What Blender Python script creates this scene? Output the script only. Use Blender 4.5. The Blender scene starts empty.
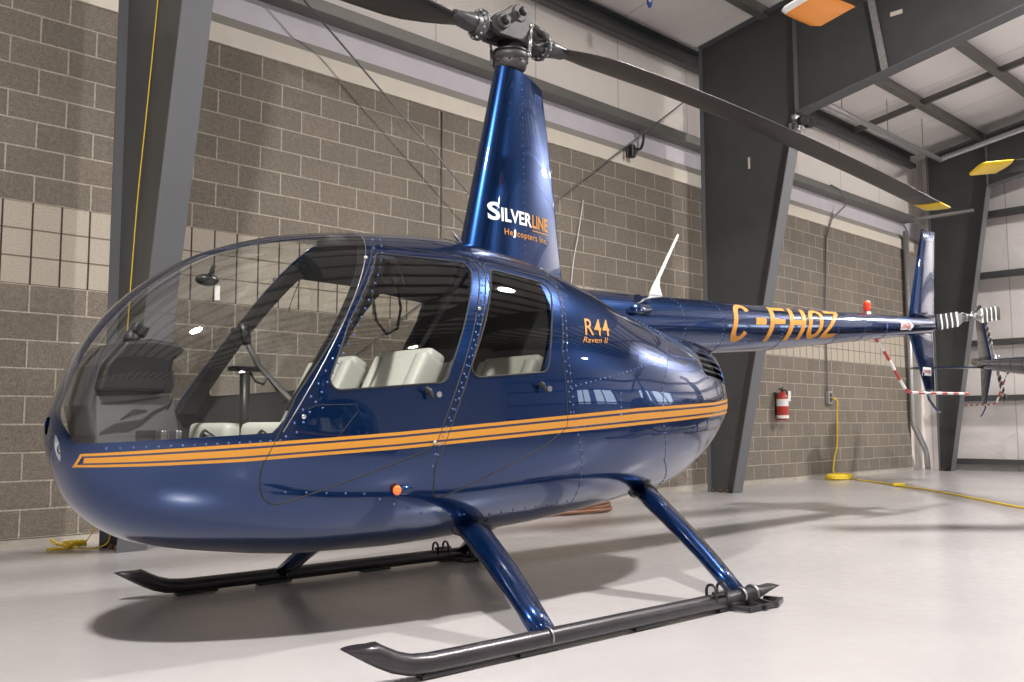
import bpy, bmesh, math, random
from mathutils import Vector, Matrix
random.seed(7)
PI=math.pi
C=bpy.context.scene.collection
R=math.radians

# ------------------------------------------------------------------ materials
def new_mat(name):
    m=bpy.data.materials.new(name); m.use_nodes=True
    nt=m.node_tree; nt.nodes.clear()
    out=nt.nodes.new('ShaderNodeOutputMaterial')
    return m,nt,out
def pbr(name,col,rough=.5,metal=0,coat=0,coat_rough=.03,noise=0,nscale=20,bump=0,bscale=60,emit=None,spec=.5,alpha=1):
    m,nt,out=new_mat(name)
    b=nt.nodes.new('ShaderNodeBsdfPrincipled')
    b.inputs['Base Color'].default_value=(*col,1); b.inputs['Roughness'].default_value=rough
    b.inputs['Metallic'].default_value=metal; b.inputs['Coat Weight'].default_value=coat
    b.inputs['Coat Roughness'].default_value=coat_rough; b.inputs['Specular IOR Level'].default_value=spec
    tc=nt.nodes.new('ShaderNodeTexCoord')
    if noise:
        n=nt.nodes.new('ShaderNodeTexNoise'); n.inputs['Scale'].default_value=nscale; n.inputs['Detail'].default_value=4
        nt.links.new(tc.outputs['Object'],n.inputs['Vector'])
        mx=nt.nodes.new('ShaderNodeMix'); mx.data_type='RGBA'; mx.blend_type='MULTIPLY'
        mx.inputs[0].default_value=1
        mx.inputs[6].default_value=(*col,1)
        cr=nt.nodes.new('ShaderNodeMapRange'); cr.inputs['From Min'].default_value=.3; cr.inputs['From Max'].default_value=.7
        cr.inputs['To Min'].default_value=1-noise; cr.inputs['To Max'].default_value=1+noise
        nt.links.new(n.outputs['Fac'],cr.inputs['Value']); nt.links.new(cr.outputs[0],mx.inputs[7])
        nt.links.new(mx.outputs[2],b.inputs['Base Color'])
    if bump:
        n=nt.nodes.new('ShaderNodeTexNoise'); n.inputs['Scale'].default_value=bscale; n.inputs['Detail'].default_value=3
        nt.links.new(tc.outputs['Object'],n.inputs['Vector'])
        bp=nt.nodes.new('ShaderNodeBump'); bp.inputs['Strength'].default_value=bump; bp.inputs['Distance'].default_value=.01
        nt.links.new(n.outputs['Fac'],bp.inputs['Height']); nt.links.new(bp.outputs[0],b.inputs['Normal'])
    if emit:
        b.inputs['Emission Color'].default_value=(*emit[0],1); b.inputs['Emission Strength'].default_value=emit[1]
    nt.links.new(b.outputs[0],out.inputs[0])
    return m
M={}
M['blue']=pbr('blue_paint',(.0015,.026,.112),.27,.85,1,.015)
M['trim']=pbr('interior_trim',(.045,.047,.05),.7)
M['rim']=pbr('seal_rubber',(.012,.012,.014),.6)
M['gold']=pbr('gold_vinyl',(.52,.225,.02),.55,0,.12,.2)
M['navy']=pbr('navy_line',(.01,.015,.06),.4,0,.8,.04)
M['white']=pbr('white_paint',(.8,.8,.78),.4,0,.3)
M['letterwhite']=pbr('white_vinyl',(.82,.84,.87),.6,0,0,spec=.2)
M['redp']=pbr('red_paint',(.42,.035,.025),.35,0,.4)
M['black']=pbr('black_paint',(.012,.012,.014),.4,0,.2)
M['skid']=pbr('skid_black',(.026,.022,.026),.38,.3,.3,.2,noise=.25,nscale=9)
M['blade']=pbr('blade_dark',(.013,.0105,.0105),.42,0,.15,.2,noise=.1,nscale=3)
M['bladeroot']=pbr('blade_root_grey',(.085,.087,.09),.4,.5,noise=.2,nscale=25)
M['steel']=pbr('brushed_steel',(.36,.36,.36),.32,.9,noise=.2,nscale=40)
M['hubgrey']=pbr('hub_grey',(.055,.052,.052),.5,.3,noise=.2,nscale=30)
M['darkmetal']=pbr('dark_metal',(.06,.06,.06),.4,.6)
M['yellow']=pbr('yellow_paint',(.85,.56,.01),.4,0,.2)
M['orange']=pbr('orange_paint',(.80,.27,.02),.4,0,.2)
M['slat']=pbr('slat_paint',(.10,.11,.14),.4,.2,.4)
M['rivet']=pbr('rivet_paint',(.10,.15,.34),.28,.6,.5)
M['leather']=pbr('cream_leather',(.62,.64,.58),.5,0,0,bump=.12,bscale=180)
M['leatherd']=pbr('leather_piping',(.38,.39,.35),.6)
M['carpet']=pbr('cabin_carpet',(.07,.07,.075),.95,bump=.3,bscale=400)
M['console']=pbr('console_grey',(.05,.05,.053),.5,bump=.08,bscale=300)
M['consoleblk']=pbr('console_black',(.015,.015,.016),.5)
M['amber']=pbr('amber_lens',(.85,.16,.02),.12,0,1,emit=((1,.2,.02),.12))
M['redlens']=pbr('red_lens',(.75,.05,.02),.12,0,1,emit=((1,.06,.02),.1))
M['lens']=pbr('lamp_lens',(.88,.90,.93),.25,.1,1)
M['chrome']=pbr('chrome',(.75,.75,.77),.12,1)
M['lever']=pbr('tan_leather',(.38,.25,.13),.6)

def glass(name,tint=(.86,.88,.88),refl=1.0):
    m,nt,out=new_mat(name)
    t=nt.nodes.new('ShaderNodeBsdfTransparent'); t.inputs[0].default_value=(*tint,1)
    g=nt.nodes.new('ShaderNodeBsdfGlossy'); g.inputs['Roughness'].default_value=.015; g.inputs['Color'].default_value=(refl,refl,refl,1)
    lw=nt.nodes.new('ShaderNodeLayerWeight'); lw.inputs[0].default_value=.5
    f=nt.nodes.new('ShaderNodeMath'); f.operation='POWER'; f.inputs[1].default_value=4.2; nt.links.new(lw.outputs['Facing'],f.inputs[0])
    mm=nt.nodes.new('ShaderNodeMath'); mm.operation='MULTIPLY_ADD'; mm.inputs[1].default_value=.8; mm.inputs[2].default_value=.065; mm.use_clamp=True
    mx=nt.nodes.new('ShaderNodeMixShader')
    nt.links.new(f.outputs[0],mm.inputs[0]); nt.links.new(mm.outputs[0],mx.inputs[0])
    nt.links.new(t.outputs[0],mx.inputs[1]); nt.links.new(g.outputs[0],mx.inputs[2]); nt.links.new(mx.outputs[0],out.inputs[0])
    return m
M['glass']=glass('acrylic_window',(.87,.88,.87))
M['glass2']=glass('tinted_rear_window',(.62,.62,.60))

# ------------------------------------------------------------------ object helpers
def tag(o,label=None,cat=None,group=None,kind=None):
    if label: o['label']=label
    if cat: o['category']=cat
    if group: o['group']=group
    if kind: o['kind']=kind
    return o
def empty(name,loc=(0,0,0),rz=0):
    o=bpy.data.objects.new(name,None); C.objects.link(o); o.location=loc; o.rotation_euler=(0,0,rz)
    o.empty_display_size=.2
    return o
class MB:
    """collects shapes into one mesh object"""
    def __init__(s): s.bm=bmesh.new(); s.slot=0
    def _face(s,vs,slot=None,smooth=False):
        try: f=s.bm.faces.new(vs)
        except ValueError: return None
        f.material_index=s.slot if slot is None else slot; f.smooth=smooth; return f
    def box(s,c,size,rot=None,bev=0,slot=None,seg=2):
        x,y,z=[v/2 for v in size]
        b=bmesh.new(); bmesh.ops.create_cube(b,size=1)
        bmesh.ops.scale(b,vec=Vector(size),verts=b.verts)
        if bev: bmesh.ops.bevel(b,geom=b.edges[:],offset=bev,segments=seg,affect='EDGES',profile=.7)
        mat=Matrix.Translation(Vector(c))
        if rot is not None: mat=mat@(rot if isinstance(rot,Matrix) else Matrix.Rotation(rot[0],4,rot[1]))
        s.merge(b,mat,slot,smooth=bool(bev))
        return s
    def merge(s,b,mat=None,slot=None,smooth=False):
        mp={}
        for v in b.verts: mp[v]=s.bm.verts.new(mat@v.co if mat is not None else v.co)
        for f in b.faces:
            s._face([mp[v] for v in f.verts],slot,smooth or f.smooth)
        b.free(); return s
    def tube(s,pts,r,n=10,slot=None,cap=True,closed=False,squash=None,smooth=True,up0=None):
        pts=[Vector(p) for p in pts]; N=len(pts)
        rs=r if isinstance(r,(list,tuple)) else [r]*N
        rings=[]; up=None
        for i,p in enumerate(pts):
            if closed: d=(pts[(i+1)%N]-pts[i-1])
            else: d=(pts[min(i+1,N-1)]-pts[max(i-1,0)])
            d.normalize()
            if up is None:
                up=Vector(up0) if up0 else (Vector((0,0,1)) if abs(d.z)<.9 else Vector((1,0,0)))
            up=(up-d*up.dot(d)).normalized(); sd=d.cross(up)
            a,b=(1,1) if squash is None else squash
            rings.append([s.bm.verts.new(p+(up*math.cos(2*PI*k/n)*a+sd*math.sin(2*PI*k/n)*b)*rs[i]) for k in range(n)])
        M_=N if closed else N-1
        for i in range(M_):
            A,B=rings[i],rings[(i+1)%N]
            for k in range(n): s._face([A[k],A[(k+1)%n],B[(k+1)%n],B[k]],slot,smooth)
        if cap and not closed:
            s._face(rings[0][::-1],slot); s._face(rings[-1],slot)
        return s
    def lathe(s,prof,n=24,mat=None,slot=None,smooth=True,cap=True):
        """prof: (r,z) list, about z"""
        mat=mat or Matrix.Identity(4)
        rings=[[s.bm.verts.new(mat@Vector((max(r,1e-4)*math.cos(2*PI*k/n),max(r,1e-4)*math.sin(2*PI*k/n),z))) for k in range(n)] for r,z in prof]
        for A,B in zip(rings,rings[1:]):
            for k in range(n): s._face([A[k],A[(k+1)%n],B[(k+1)%n],B[k]],slot,smooth)
        if cap: s._face(rings[0][::-1],slot); s._face(rings[-1],slot)
        return s
    def loft(s,rings,slot=None,cap=True,smooth=True,closed=True,slots=None):
        V=[[s.bm.verts.new(Vector(p)) for p in r] for r in rings]; n=len(V[0])
        for i,(A,B) in enumerate(zip(V,V[1:])):
            for k in range(n if closed else n-1):
                s._face([A[k],A[(k+1)%n],B[(k+1)%n],B[k]],slots[i] if slots else slot,smooth)
        if cap: s._face(V[0][::-1],slots[0] if slots else slot); s._face(V[-1],slots[-1] if slots else slot)
        return s
    def prism(s,poly,vec,slot=None):
        a=[s.bm.verts.new(Vector(p)) for p in poly]; b=[s.bm.verts.new(Vector(p)+Vector(vec)) for p in poly]; n=len(a)
        s._face(a[::-1],slot); s._face(b,slot)
        for k in range(n): s._face([a[k],a[(k+1)%n],b[(k+1)%n],b[k]],slot)
        return s
    def poly(s,pts,slot=None,smooth=False):
        s._face([s.bm.verts.new(Vector(p)) for p in pts],slot,smooth); return s
    def sphere(s,c,r,u=12,v=8,slot=None,scale=(1,1,1)):
        b=bmesh.new(); bmesh.ops.create_uvsphere(b,u_segments=u,v_segments=v,radius=r)
        return s.merge(b,Matrix.Translation(Vector(c))@Matrix.Diagonal((*scale,1)),slot,True)
    def build(s,name,mats,parent=None,fix=True,label=None,bevel=0):
        if fix: bmesh.ops.recalc_face_normals(s.bm,faces=s.bm.faces[:])
        me=bpy.data.meshes.new(name); s.bm.to_mesh(me); s.bm.free()
        for m in (mats if isinstance(mats,(list,tuple)) else [mats]): me.materials.append(m)
        o=bpy.data.objects.new(name,me); C.objects.link(o)
        if parent is not None: o.parent=parent
        if label: o['label']=label
        if bevel:
            md=o.modifiers.new('bevel','BEVEL'); md.width=bevel; md.segments=2; md.limit_method='ANGLE'
        return o
def kids(o): return [c for c in bpy.data.objects if c.parent==o]
def copy_tree(o,parent=None):
    c=o.copy(); C.objects.link(c)
    if parent is not None: c.parent=parent
    for ch in kids(o): copy_tree(ch,c)
    return c
def frame(o,x,y=None):
    """matrix at o with local z along x"""
    z=Vector(x).normalized(); u=Vector((0,0,1)) if abs(z.z)<.95 else Vector((1,0,0))
    xx=u.cross(z).normalized(); yy=z.cross(xx)
    return Matrix.Translation(Vector(o))@Matrix((xx,yy,z)).transposed().to_4x4()

# ------------------------------------------------------------------ lettering
def text_bm(s,bold=0,shear=0,res=4,spacing=1.0):
    cu=bpy.data.curves.new('t','FONT'); cu.body=s; cu.size=1; cu.offset=bold; cu.shear=shear; cu.resolution_u=res; cu.space_character=spacing
    ob=bpy.data.objects.new('t',cu); C.objects.link(ob)
    dg=bpy.context.evaluated_depsgraph_get()
    me=bpy.data.meshes.new_from_object(ob.evaluated_get(dg))
    bm=bmesh.new(); bm.from_mesh(me)
    bpy.data.objects.remove(ob); bpy.data.curves.remove(cu); bpy.data.meshes.remove(me)
    xs=[v.co.x for v in bm.verts]; ys=[v.co.y for v in bm.verts]
    x0,x1,y0,y1=min(xs),max(xs),min(ys),max(ys)
    for v in bm.verts: v.co=Vector(((v.co.x-x0)/(x1-x0),(v.co.y-y0)/(y1-y0),0))
    return bm
def slice_bm(bm,nx,ny):
    for i in range(1,nx):
        bmesh.ops.bisect_plane(bm,geom=bm.verts[:]+bm.edges[:]+bm.faces[:],plane_co=(i/nx,0,0),plane_no=(1,0,0),dist=1e-6)
    for i in range(1,ny):
        bmesh.ops.bisect_plane(bm,geom=bm.verts[:]+bm.edges[:]+bm.faces[:],plane_co=(0,i/ny,0),plane_no=(0,1,0),dist=1e-6)
    bmesh.ops.triangulate(bm,faces=[f for f in bm.faces if len(f.verts)>4])
def decal(name,bm,mapf,mat,parent,nx=1,ny=1):
    slice_bm(bm,nx,ny)
    for v in bm.verts: v.co=Vector(mapf(v.co.x,v.co.y))
    me=bpy.data.meshes.new(name); bm.to_mesh(me); bm.free()
    for f in me.polygons: f.use_smooth=True
    me.materials.append(mat)
    o=bpy.data.objects.new(name,me); C.objects.link(o); o.parent=parent
    return o
XN=-2.33
def _lerp_tab(xs,ys):
    n=len(xs); h=[xs[i+1]-xs[i] for i in range(n-1)]; d=[(ys[i+1]-ys[i])/h[i] for i in range(n-1)]
    m=[d[0]]+[0]*(n-2)+[d[-1]]
    for i in range(1,n-1):
        if d[i-1]*d[i]>0:
            w1=2*h[i]+h[i-1];w2=h[i]+2*h[i-1]; m[i]=(w1+w2)/(w1/d[i-1]+w2/d[i])
    def f(x):
        if x<=xs[0]: return ys[0]
        if x>=xs[-1]: return ys[-1]
        i=0
        while x>xs[i+1]: i+=1
        t=(x-xs[i])/h[i]; t2=t*t;t3=t2*t
        return (2*t3-3*t2+1)*ys[i]+(t3-2*t2+t)*h[i]*m[i]+(-2*t3+3*t2)*ys[i+1]+(t3-t2)*h[i]*m[i+1]
    return f
SX=[-2.33,-2.305,-2.22,-2.0,-1.7,-1.35,-1.0,-.6,-.2,.2,.6,.95,1.3,1.55,1.75]
WW= [0.0, 0.119, 0.261, 0.426, 0.543, 0.605, 0.635, 0.65, 0.651, 0.64, 0.597, 0.53, 0.418, 0.295, 0.155]
ZT= [0.86, 0.96, 1.177, 1.437, 1.622, 1.726, 1.774, 1.797, 1.763, 1.669, 1.554, 1.484, 1.435, 1.393, 1.355]
ZB= [0.86, 0.723, 0.559, 0.417, 0.358, 0.324, 0.32, 0.34, 0.362, 0.4, 0.44, 0.484, 0.617, 0.775, 0.926]
ZW=[.86,.86,.86,.85,.84,.84,.84,.85,.87,.89,.92,.95,.98,1.0,1.0]
NT=[2.0,2.0,2.0,2.05,2.1,2.25,2.4,2.5,2.5,2.4,2.2,2.0,1.9,1.9,1.9]
NB=[2.0,2.0,2.0,2.1,2.3,2.5,2.6,2.7,2.7,2.6,2.4,2.3,2.2,2.1,2.0]
ss=lambda x: math.sqrt(max(x-XN,0))
def build_tabs():
    S=[ss(x) for x in SX]
    return [_lerp_tab(S,t) for t in (WW,ZT,ZB,ZW,NT,NB)]
def sec(F,x):
    s=ss(x); return [f(s) for f in F]
def hp(q,t):
    """section point, t angle: 0 = +y side,90 top,180 = -y, 270 bottom"""
    w,zt,zb,zw,nt,nb=q
    c,s=math.cos(t),math.sin(t)
    n=nt if s>=0 else nb; h=zt-zw if s>=0 else zw-zb
    y=w*math.copysign(abs(c)**(2/n),c); z=zw+h*math.copysign(abs(s)**(2/n),s)
    return y,z
def side(F,x,z):
    w,zt,zb,zw,nt,nb=sec(F,x)
    if z>=zw: n=nt;r=(z-zw)/max(zt-zw,1e-6)
    else: n=nb;r=(zw-z)/max(zw-zb,1e-6)
    if r>=1: return 0
    return w*(1-r**n)**(1/n)
# ------------------------------------------------------------------ fuselage surface
XE=1.75
F=build_tabs()
def hull_q(x): return sec(F,x)
def S_(x,t,off=0):
    y,z=hp(hull_q(x),t); return Vector((x,y,z))
def side_pt(x,z,sgn=-1,off=.0):
    """point on the skin seen from the side, pushed out by off along the normal"""
    e=.004
    def P(a,b): return Vector((a,sgn*side(F,a,b),b))
    p=P(x,z); n=(P(x+e,z)-P(x-e,z)).cross(P(x,z+e)-P(x,z-e))
    if n.length<1e-9: n=Vector((0,sgn,0))
    n.normalize()
    if n.y*sgn<0: n=-n
    return p+n*off
def hull_normal(p):
    sg=1 if p.y>=0 else -1
    q=hull_q(p.x); w,zt,zb,zw,nt,nb=q
    def f(x,y,z):
        w,zt,zb,zw,nt,nb=hull_q(x)
        h,n=(zt-zw,nt) if z>=zw else (zw-zb,nb)
        return (abs(y)/max(w,1e-4))**n+(abs(z-zw)/max(h,1e-4))**n
    e=.003
    x0=max(p.x,XN+.004)
    g=Vector((f(x0+e,p.y,p.z)-f(x0-e,p.y,p.z),f(x0,p.y+e,p.z)-f(x0,p.y-e,p.z),f(x0,p.y,p.z+e)-f(x0,p.y,p.z-e)))
    if p.x<XN+.004 or g.length<1e-9: return Vector((-1,0,0))
    return g.normalized()
NXS,NTS=120,112
def hull_bmesh():
    bm=bmesh.new()
    xs=[XN+.0006+((i/NXS)**1.7)*(XE-XN-.0006) for i in range(NXS+1)]
    rings=[]
    for x in xs:
        q=hull_q(x)
        ring=[]
        for k in range(NTS):
            y,z=hp(q,2*PI*(k+.0)/NTS)
            ring.append(bm.verts.new((x,y,z)))
        rings.append(ring)
    for A,B in zip(rings,rings[1:]):
        for k in range(NTS): bm.faces.new([A[k],A[(k+1)%NTS],B[(k+1)%NTS],B[k]])
    bm.faces.new(rings[0])
    bm.normal_update()
    return bm
REG=bmesh.types.BMFace
def cut_region(bm,lay,planes,cand,new_id):
    """split the faces chosen by cand along planes; those inside all planes get new_id"""
    inside=[f for f in bm.faces if cand(f)]
    for co,no in planes:
        geom=set(inside)
        for f in inside: geom.update(f.edges); geom.update(f.verts)
        tmp=bm.faces.layers.int['tmp']
        for f in bm.faces: f[tmp]=0
        for f in inside: f[tmp]=1
        bmesh.ops.bisect_plane(bm,geom=list(geom),dist=1e-5,plane_co=co,plane_no=no)
        inside=[f for f in bm.faces if f[tmp]==1 and (f.calc_center_median()-Vector(co)).dot(Vector(no))<0]
    for f in inside: f[lay]=new_id
    return inside
def round_poly(P,rads,seg=5):
    """convex polygon (x,z), counter-clockwise or not, with rounded corners"""
    out=[];n=len(P)
    for i in range(n):
        p=Vector(P[i]);a=Vector(P[i-1]);b=Vector(P[(i+1)%n]); r=rads[i] if isinstance(rads,(list,tuple)) else rads
        if r<=0: out.append(p);continue
        u=(a-p).normalized();v=(b-p).normalized()
        ang=u.angle(v); d=min(r/math.tan(ang/2),(a-p).length*.48,(b-p).length*.48); rr=d*math.tan(ang/2)
        c=p+(u+v).normalized()*(rr/math.sin(ang/2))
        s=p+u*d;e=p+v*d
        a0=math.atan2(s.y-c.y,s.x-c.x);a1=math.atan2(e.y-c.y,e.x-c.x)
        da=(a1-a0+PI)%(2*PI)-PI
        for k in range(seg+1): t=a0+da*k/seg; out.append(c+Vector((math.cos(t),math.sin(t)))*rr)
    return out
def poly_planes(P):
    cx=sum(p[0] for p in P)/len(P);cz=sum(p[1] for p in P)/len(P)
    pl=[]
    for i in range(len(P)):
        a=P[i];b=P[(i+1)%len(P)]
        d=Vector((b[0]-a[0],0,b[1]-a[1]))
        if d.length<1e-6: continue
        n=Vector((d.z,0,-d.x)).normalized()
        if n.dot(Vector((cx-a[0],0,cz-a[1])))>0: n=-n
        pl.append((Vector((a[0],0,a[1])),n))
    return pl
# side-view outlines (x, z), metres aft of the mast / above the floor
DOOR_F=round_poly([(-1.118,1.668),(-1.60,.985),(-1.73,.70),(-1.69,.553),(-1.03,.768),(-.985,.80),(-.603,1.642)],[.06,.1,.12,.085,.05,.04,.05],5)
DOOR_R=round_poly([(-.57,1.640),(-.99,.69),(-.972,.562),(-.90,.575),(-.37,.775),(-.225,.86),(-.235,1.22),(-.118,1.592)],[.05,.05,.04,.05,.04,.06,.1,.05],4)
WIN_F=round_poly([(-1.138,1.616),(-1.36,1.287),(-1.49,1.004),(-.936,1.052),(-.815,1.295),(-.658,1.617)],[.035,.0,.04,.05,.0,.035],5)
WIN_R=round_poly([(-.553,1.60),(-.69,1.33),(-.825,1.073),(-.343,1.117),(-.275,1.34),(-.178,1.563)],[.035,.0,.04,.05,.0,.045],5)
hb=hull_bmesh()
lay=hb.faces.layers.int.new('reg'); hb.faces.layers.int.new('tmp')
lay=hb.faces.layers.int['reg']
IDS={}
nid=1
for sg in (-1,1):
    c=lambda f,sg=sg: f.calc_center_median().y*sg>0 and -1.95<f.calc_center_median().x<.1 and f.calc_center_median().z>.3
    for nm,P in (('df',DOOR_F),('dr',DOOR_R)):
        cut_region(hb,lay,poly_planes(P),lambda f: c(f) and f[lay]==0,nid); IDS[(nm,sg)]=nid; nid+=1
    for nm,P,base in (('wf',WIN_F,'df'),('wr',WIN_R,'dr')):
        cut_region(hb,lay,poly_planes(P),lambda f: f[lay]==IDS[(base,sg)],nid); IDS[(nm,sg)]=nid; nid+=1
    # windshield half: behind it the door post, below it the sill, inboard the centre bow
    A=Vector((-1.107,0,1.738)); B=Vector((-1.651,0,.845))
    d=(A-B).normalized(); n1=Vector((d.z,0,-d.x))      # points aft
    if n1.x<0: n1=-n1
    pl=[(B,n1),(Vector((-1.9,0,.831)),Vector((.064,0,-1)).normalized()),
        (Vector((0,sg*.022,0)),Vector((0,-sg,0))),
        (Vector((-2.279,sg*.155,.807)),Vector((0,-sg*1.0,-.93)).normalized())]
    # small radius where sill meets post
    pl.append((Vector((-1.672,0,.86)),Vector((.75,0,-.66)).normalized()))
    cut_region(hb,lay,pl,lambda f,sg=sg: f[lay]==0 and f.calc_center_median().y*sg>0 and f.calc_center_median().x<-.9 and f.calc_center_median().z>.7,nid)
    IDS[('ws',sg)]=nid; nid+=1
# lamp bay recess ids come from separate meshes; landing-lamp holes
LAMPS=[]
for sg in (-1,1):
    cy,cz=sg*.062,.79
    P=[(cy+.034*math.cos(a),cz+.058*math.sin(a)) for a in [2*PI*k/14 for k in range(14)]]
    pl=[]
    for i in range(14):
        a=P[i];b=P[(i+1)%14]; d=Vector((0,b[0]-a[0],b[1]-a[1])); n=Vector((0,d.z,-d.y)).normalized()
        if n.dot(Vector((0,cy-a[0],cz-a[1])))>0:n=-n
        pl.append((Vector((0,a[0],a[1])),n))
    cut_region(hb,lay,pl,lambda f: f[lay]==0 and f.calc_center_median().x<-2.0,nid); IDS[('lamp',sg)]=nid; nid+=1
P=[(-.028,.868),(.028,.868),(.022,.905),(-.022,.905)]
pl=[]
for i in range(4):
    a=P[i];b=P[(i+1)%4]; d=Vector((0,b[0]-a[0],b[1]-a[1])); n=Vector((0,d.z,-d.y)).normalized()
    if n.dot(Vector((0,-a[0],.885-a[1])))>0:n=-n
    pl.append((Vector((0,a[0],a[1])),n))
cut_region(hb,lay,pl,lambda f: f[lay]==0 and f.calc_center_median().x<-2.0,nid); IDS['vent']=nid; nid+=1
# cooling louvre opening, upper aft
LOUV=[(1.10,1.30),(.84,1.33),(.98,1.19),(1.20,1.10),(1.66,1.07),(1.70,1.17)]
def hullc(P):
    P=sorted(set(P)); 
    def half(pts):
        h=[]
        for p in pts:
            while len(h)>1 and (h[-1][0]-h[-2][0])*(p[1]-h[-2][1])-(h[-1][1]-h[-2][1])*(p[0]-h[-2][0])<=0: h.pop()
            h.append(p)
        return h
    return half(P)[:-1]+half(P[::-1])[:-1]
_h=hullc([(1.25,1.352),(1.19,1.22),(1.145,1.165),(1.55,1.12),(1.70,1.122),(1.71,1.255),(1.45,1.345)]); LP=round_poly(_h,[.02]*len(_h),4)
for sg in (-1,1):
    cut_region(hb,lay,poly_planes(LP),lambda f,sg=sg: f[lay]==0 and f.calc_center_median().y*sg>0 and f.calc_center_median().x>.8,nid); IDS[('louv',sg)]=nid; nid+=1

def take(ids,name,mats,parent,thick=.022,glassy=False,label=None):
    """build one object out of the regions: outer skin, inner liner and rim"""
    ids=set(ids)
    fs=[f for f in hb.faces if f[lay] in ids]
    vid={};co=[];nr=[]
    for f in fs:
        for v in f.verts:
            if v not in vid: vid[v]=len(co); co.append(v.co.copy()); nr.append(hull_normal(v.co))
    n=len(co)
    verts=[tuple(c) for c in co]; faces=[];mi=[];ln=[]
    ec={}
    for f in fs:
        idx=[vid[v] for v in f.verts]
        faces.append(idx);mi.append(0); ln+= [nr[i] for i in idx]
        for i in range(len(idx)):
            a,b=idx[i],idx[(i+1)%len(idx)]; ec.setdefault((min(a,b),max(a,b)),[]).append((a,b))
    if thick:
        verts+=[tuple(c-m*thick) for c,m in zip(co,nr)]
        for f in fs:
            idx=[vid[v]+n for v in f.verts][::-1]
            faces.append(idx);mi.append(1 if not glassy else 0); ln+=[-nr[i-n] for i in idx]
        for k,l in ec.items():
            if len(l)==1:
                a,b=l[0]; q=[b,a,a+n,b+n]
                e1=Vector(verts[a])-Vector(verts[b]); e2=Vector(verts[a+n])-Vector(verts[a]); m=e1.cross(e2)
                m=m.normalized() if m.length>1e-12 else nr[a]
                faces.append(q);mi.append(2 if not glassy else 0); ln+=[m]*4
    me=bpy.data.meshes.new(name); me.from_pydata(verts,[],faces)
    for m in mats: me.materials.append(m)
    me.polygons.foreach_set('material_index',mi); me.polygons.foreach_set('use_smooth',[True]*len(faces))
    me.update()
    me.normals_split_custom_set([tuple(v) for v in ln])
    o=bpy.data.objects.new(name,me); C.objects.link(o); o.parent=parent
    if label: o['label']=label
    return o

HEL=empty('helicopter',(3.5,-3.66,0),R(-2.3))
tag(HEL,'shiny dark blue helicopter with gold side stripe standing on skids in the foreground','helicopter')
body_m=[M['blue'],M['trim'],M['blue']]
shell=take([0],'fuselage_shell',body_m,HEL)
for sg in (-1,1):
    df=take([IDS[('df',sg)]],'front_door',body_m,HEL)
    dr=take([IDS[('dr',sg)]],'rear_door',body_m,HEL)
    take([IDS[('wf',sg)]],'door_window',[M['glass']],df,0)
    take([IDS[('wr',sg)]],'door_window',[M['glass2']],dr,0,label='smoky tinted rear door window')
    take([IDS[('ws',sg)]],'windshield',[M['glass']],HEL,0)
    # door outline seams and window beading
    for P,par,win in ((DOOR_F,df,WIN_F),(DOOR_R,dr,WIN_R)):
        def path(P,n=110,off=.0):
            L=[(P[i],P[(i+1)%len(P)]) for i in range(len(P))]
            tot=sum((Vector(b)-Vector(a)).length for a,b in L); out=[]
            for a,b in L:
                a=Vector(a);b=Vector(b); k=max(1,int((b-a).length/.03))
                for j in range(k): p=a.lerp(b,j/k); out.append(side_pt(p.x,p.y,sg,off))
            return out
        MB().tube(path(P,off=.0),.0032,6,closed=True).build('door_seam',M['rim'],par)
        MB().tube(path(win,off=.001),.0042,6,closed=True).build('window_seal',M['rim'],par)
# windshield edge beading
for sg in (-1,1):
    ws=[o for o in kids(HEL) if o.name.startswith('windshield')][0 if sg<0 else 1]
    b=MB()
    pts=[side_pt(-1.651+(.544)*t,.847+.891*t,sg,.001) for t in [i/30*.985 for i in range(31)]]
    b.tube(pts,.0022,6)
    b.build('edge_bead',M['steel'],ws)

# louvres
for sg in (-1,1):
    for k in range(5):
        rings=[]
        for j in range(15):
            x=1.13+j*.042
            z=1.155+k*.042-.05*(x-1.15)
            zt=hull_q(x)[1]
            if z+.03>zt-.012: continue
            p=side_pt(x,z,sg,-.002); q=side_pt(x,z+.027,sg,-.028)
            rings.append([p,q,q+Vector((0,0,.003)),p+Vector((0,0,.004))])
        if len(rings)<3: continue
        MB().loft(rings,smooth=False).build('cooling_slat',M['slat'],HEL)
    b=MB(); rings=[]
    for j in range(12):
        x=1.08+j*.058
        top=hull_q(x)[1]-.03
        r=[]
        for k in range(10):
            z=1.06+(top-1.06)*k/9; p=side_pt(x,z,sg,0); r.append(Vector((x,sg*max(abs(p.y)-.05,.005),z)))
        rings.append(r)
    b.loft(rings,cap=False,closed=False)
    b.build('engine_bay_screen',M['consoleblk'],HEL)

# aft closing panel
b=MB(); q=hull_q(XE); ring=[(XE-.002,*hp(q,2*PI*k/40)) for k in range(40)]
b.poly(ring); b.build('tail_panel',M['blue'],HEL)

# landing lamps and air inlet in the nose
lh=MB()
for sg in (-1,1):
    b=MB()
    rf=take([IDS[('lamp',sg)]],'landing_light',[M['lens'],M['lens'],M['black']],HEL,.012)
    for v in rf.data.vertices: v.co.x+=.016
    cv=take([IDS[('lamp',sg)]],'lamp_cover',[M['glass']],rf,0)
    c=Vector((-2.285,sg*.066,.79)); MB().lathe([(.028,0),(.024,.012),(.004,.02)],16,frame(c,(-1,sg*.35,0))).build('bulb',M['chrome'],rf)
ai=take([IDS['vent']],'air_inlet',[M['black']]*3,HEL,0)
for v in ai.data.vertices: v.co.x+=.018

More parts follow.
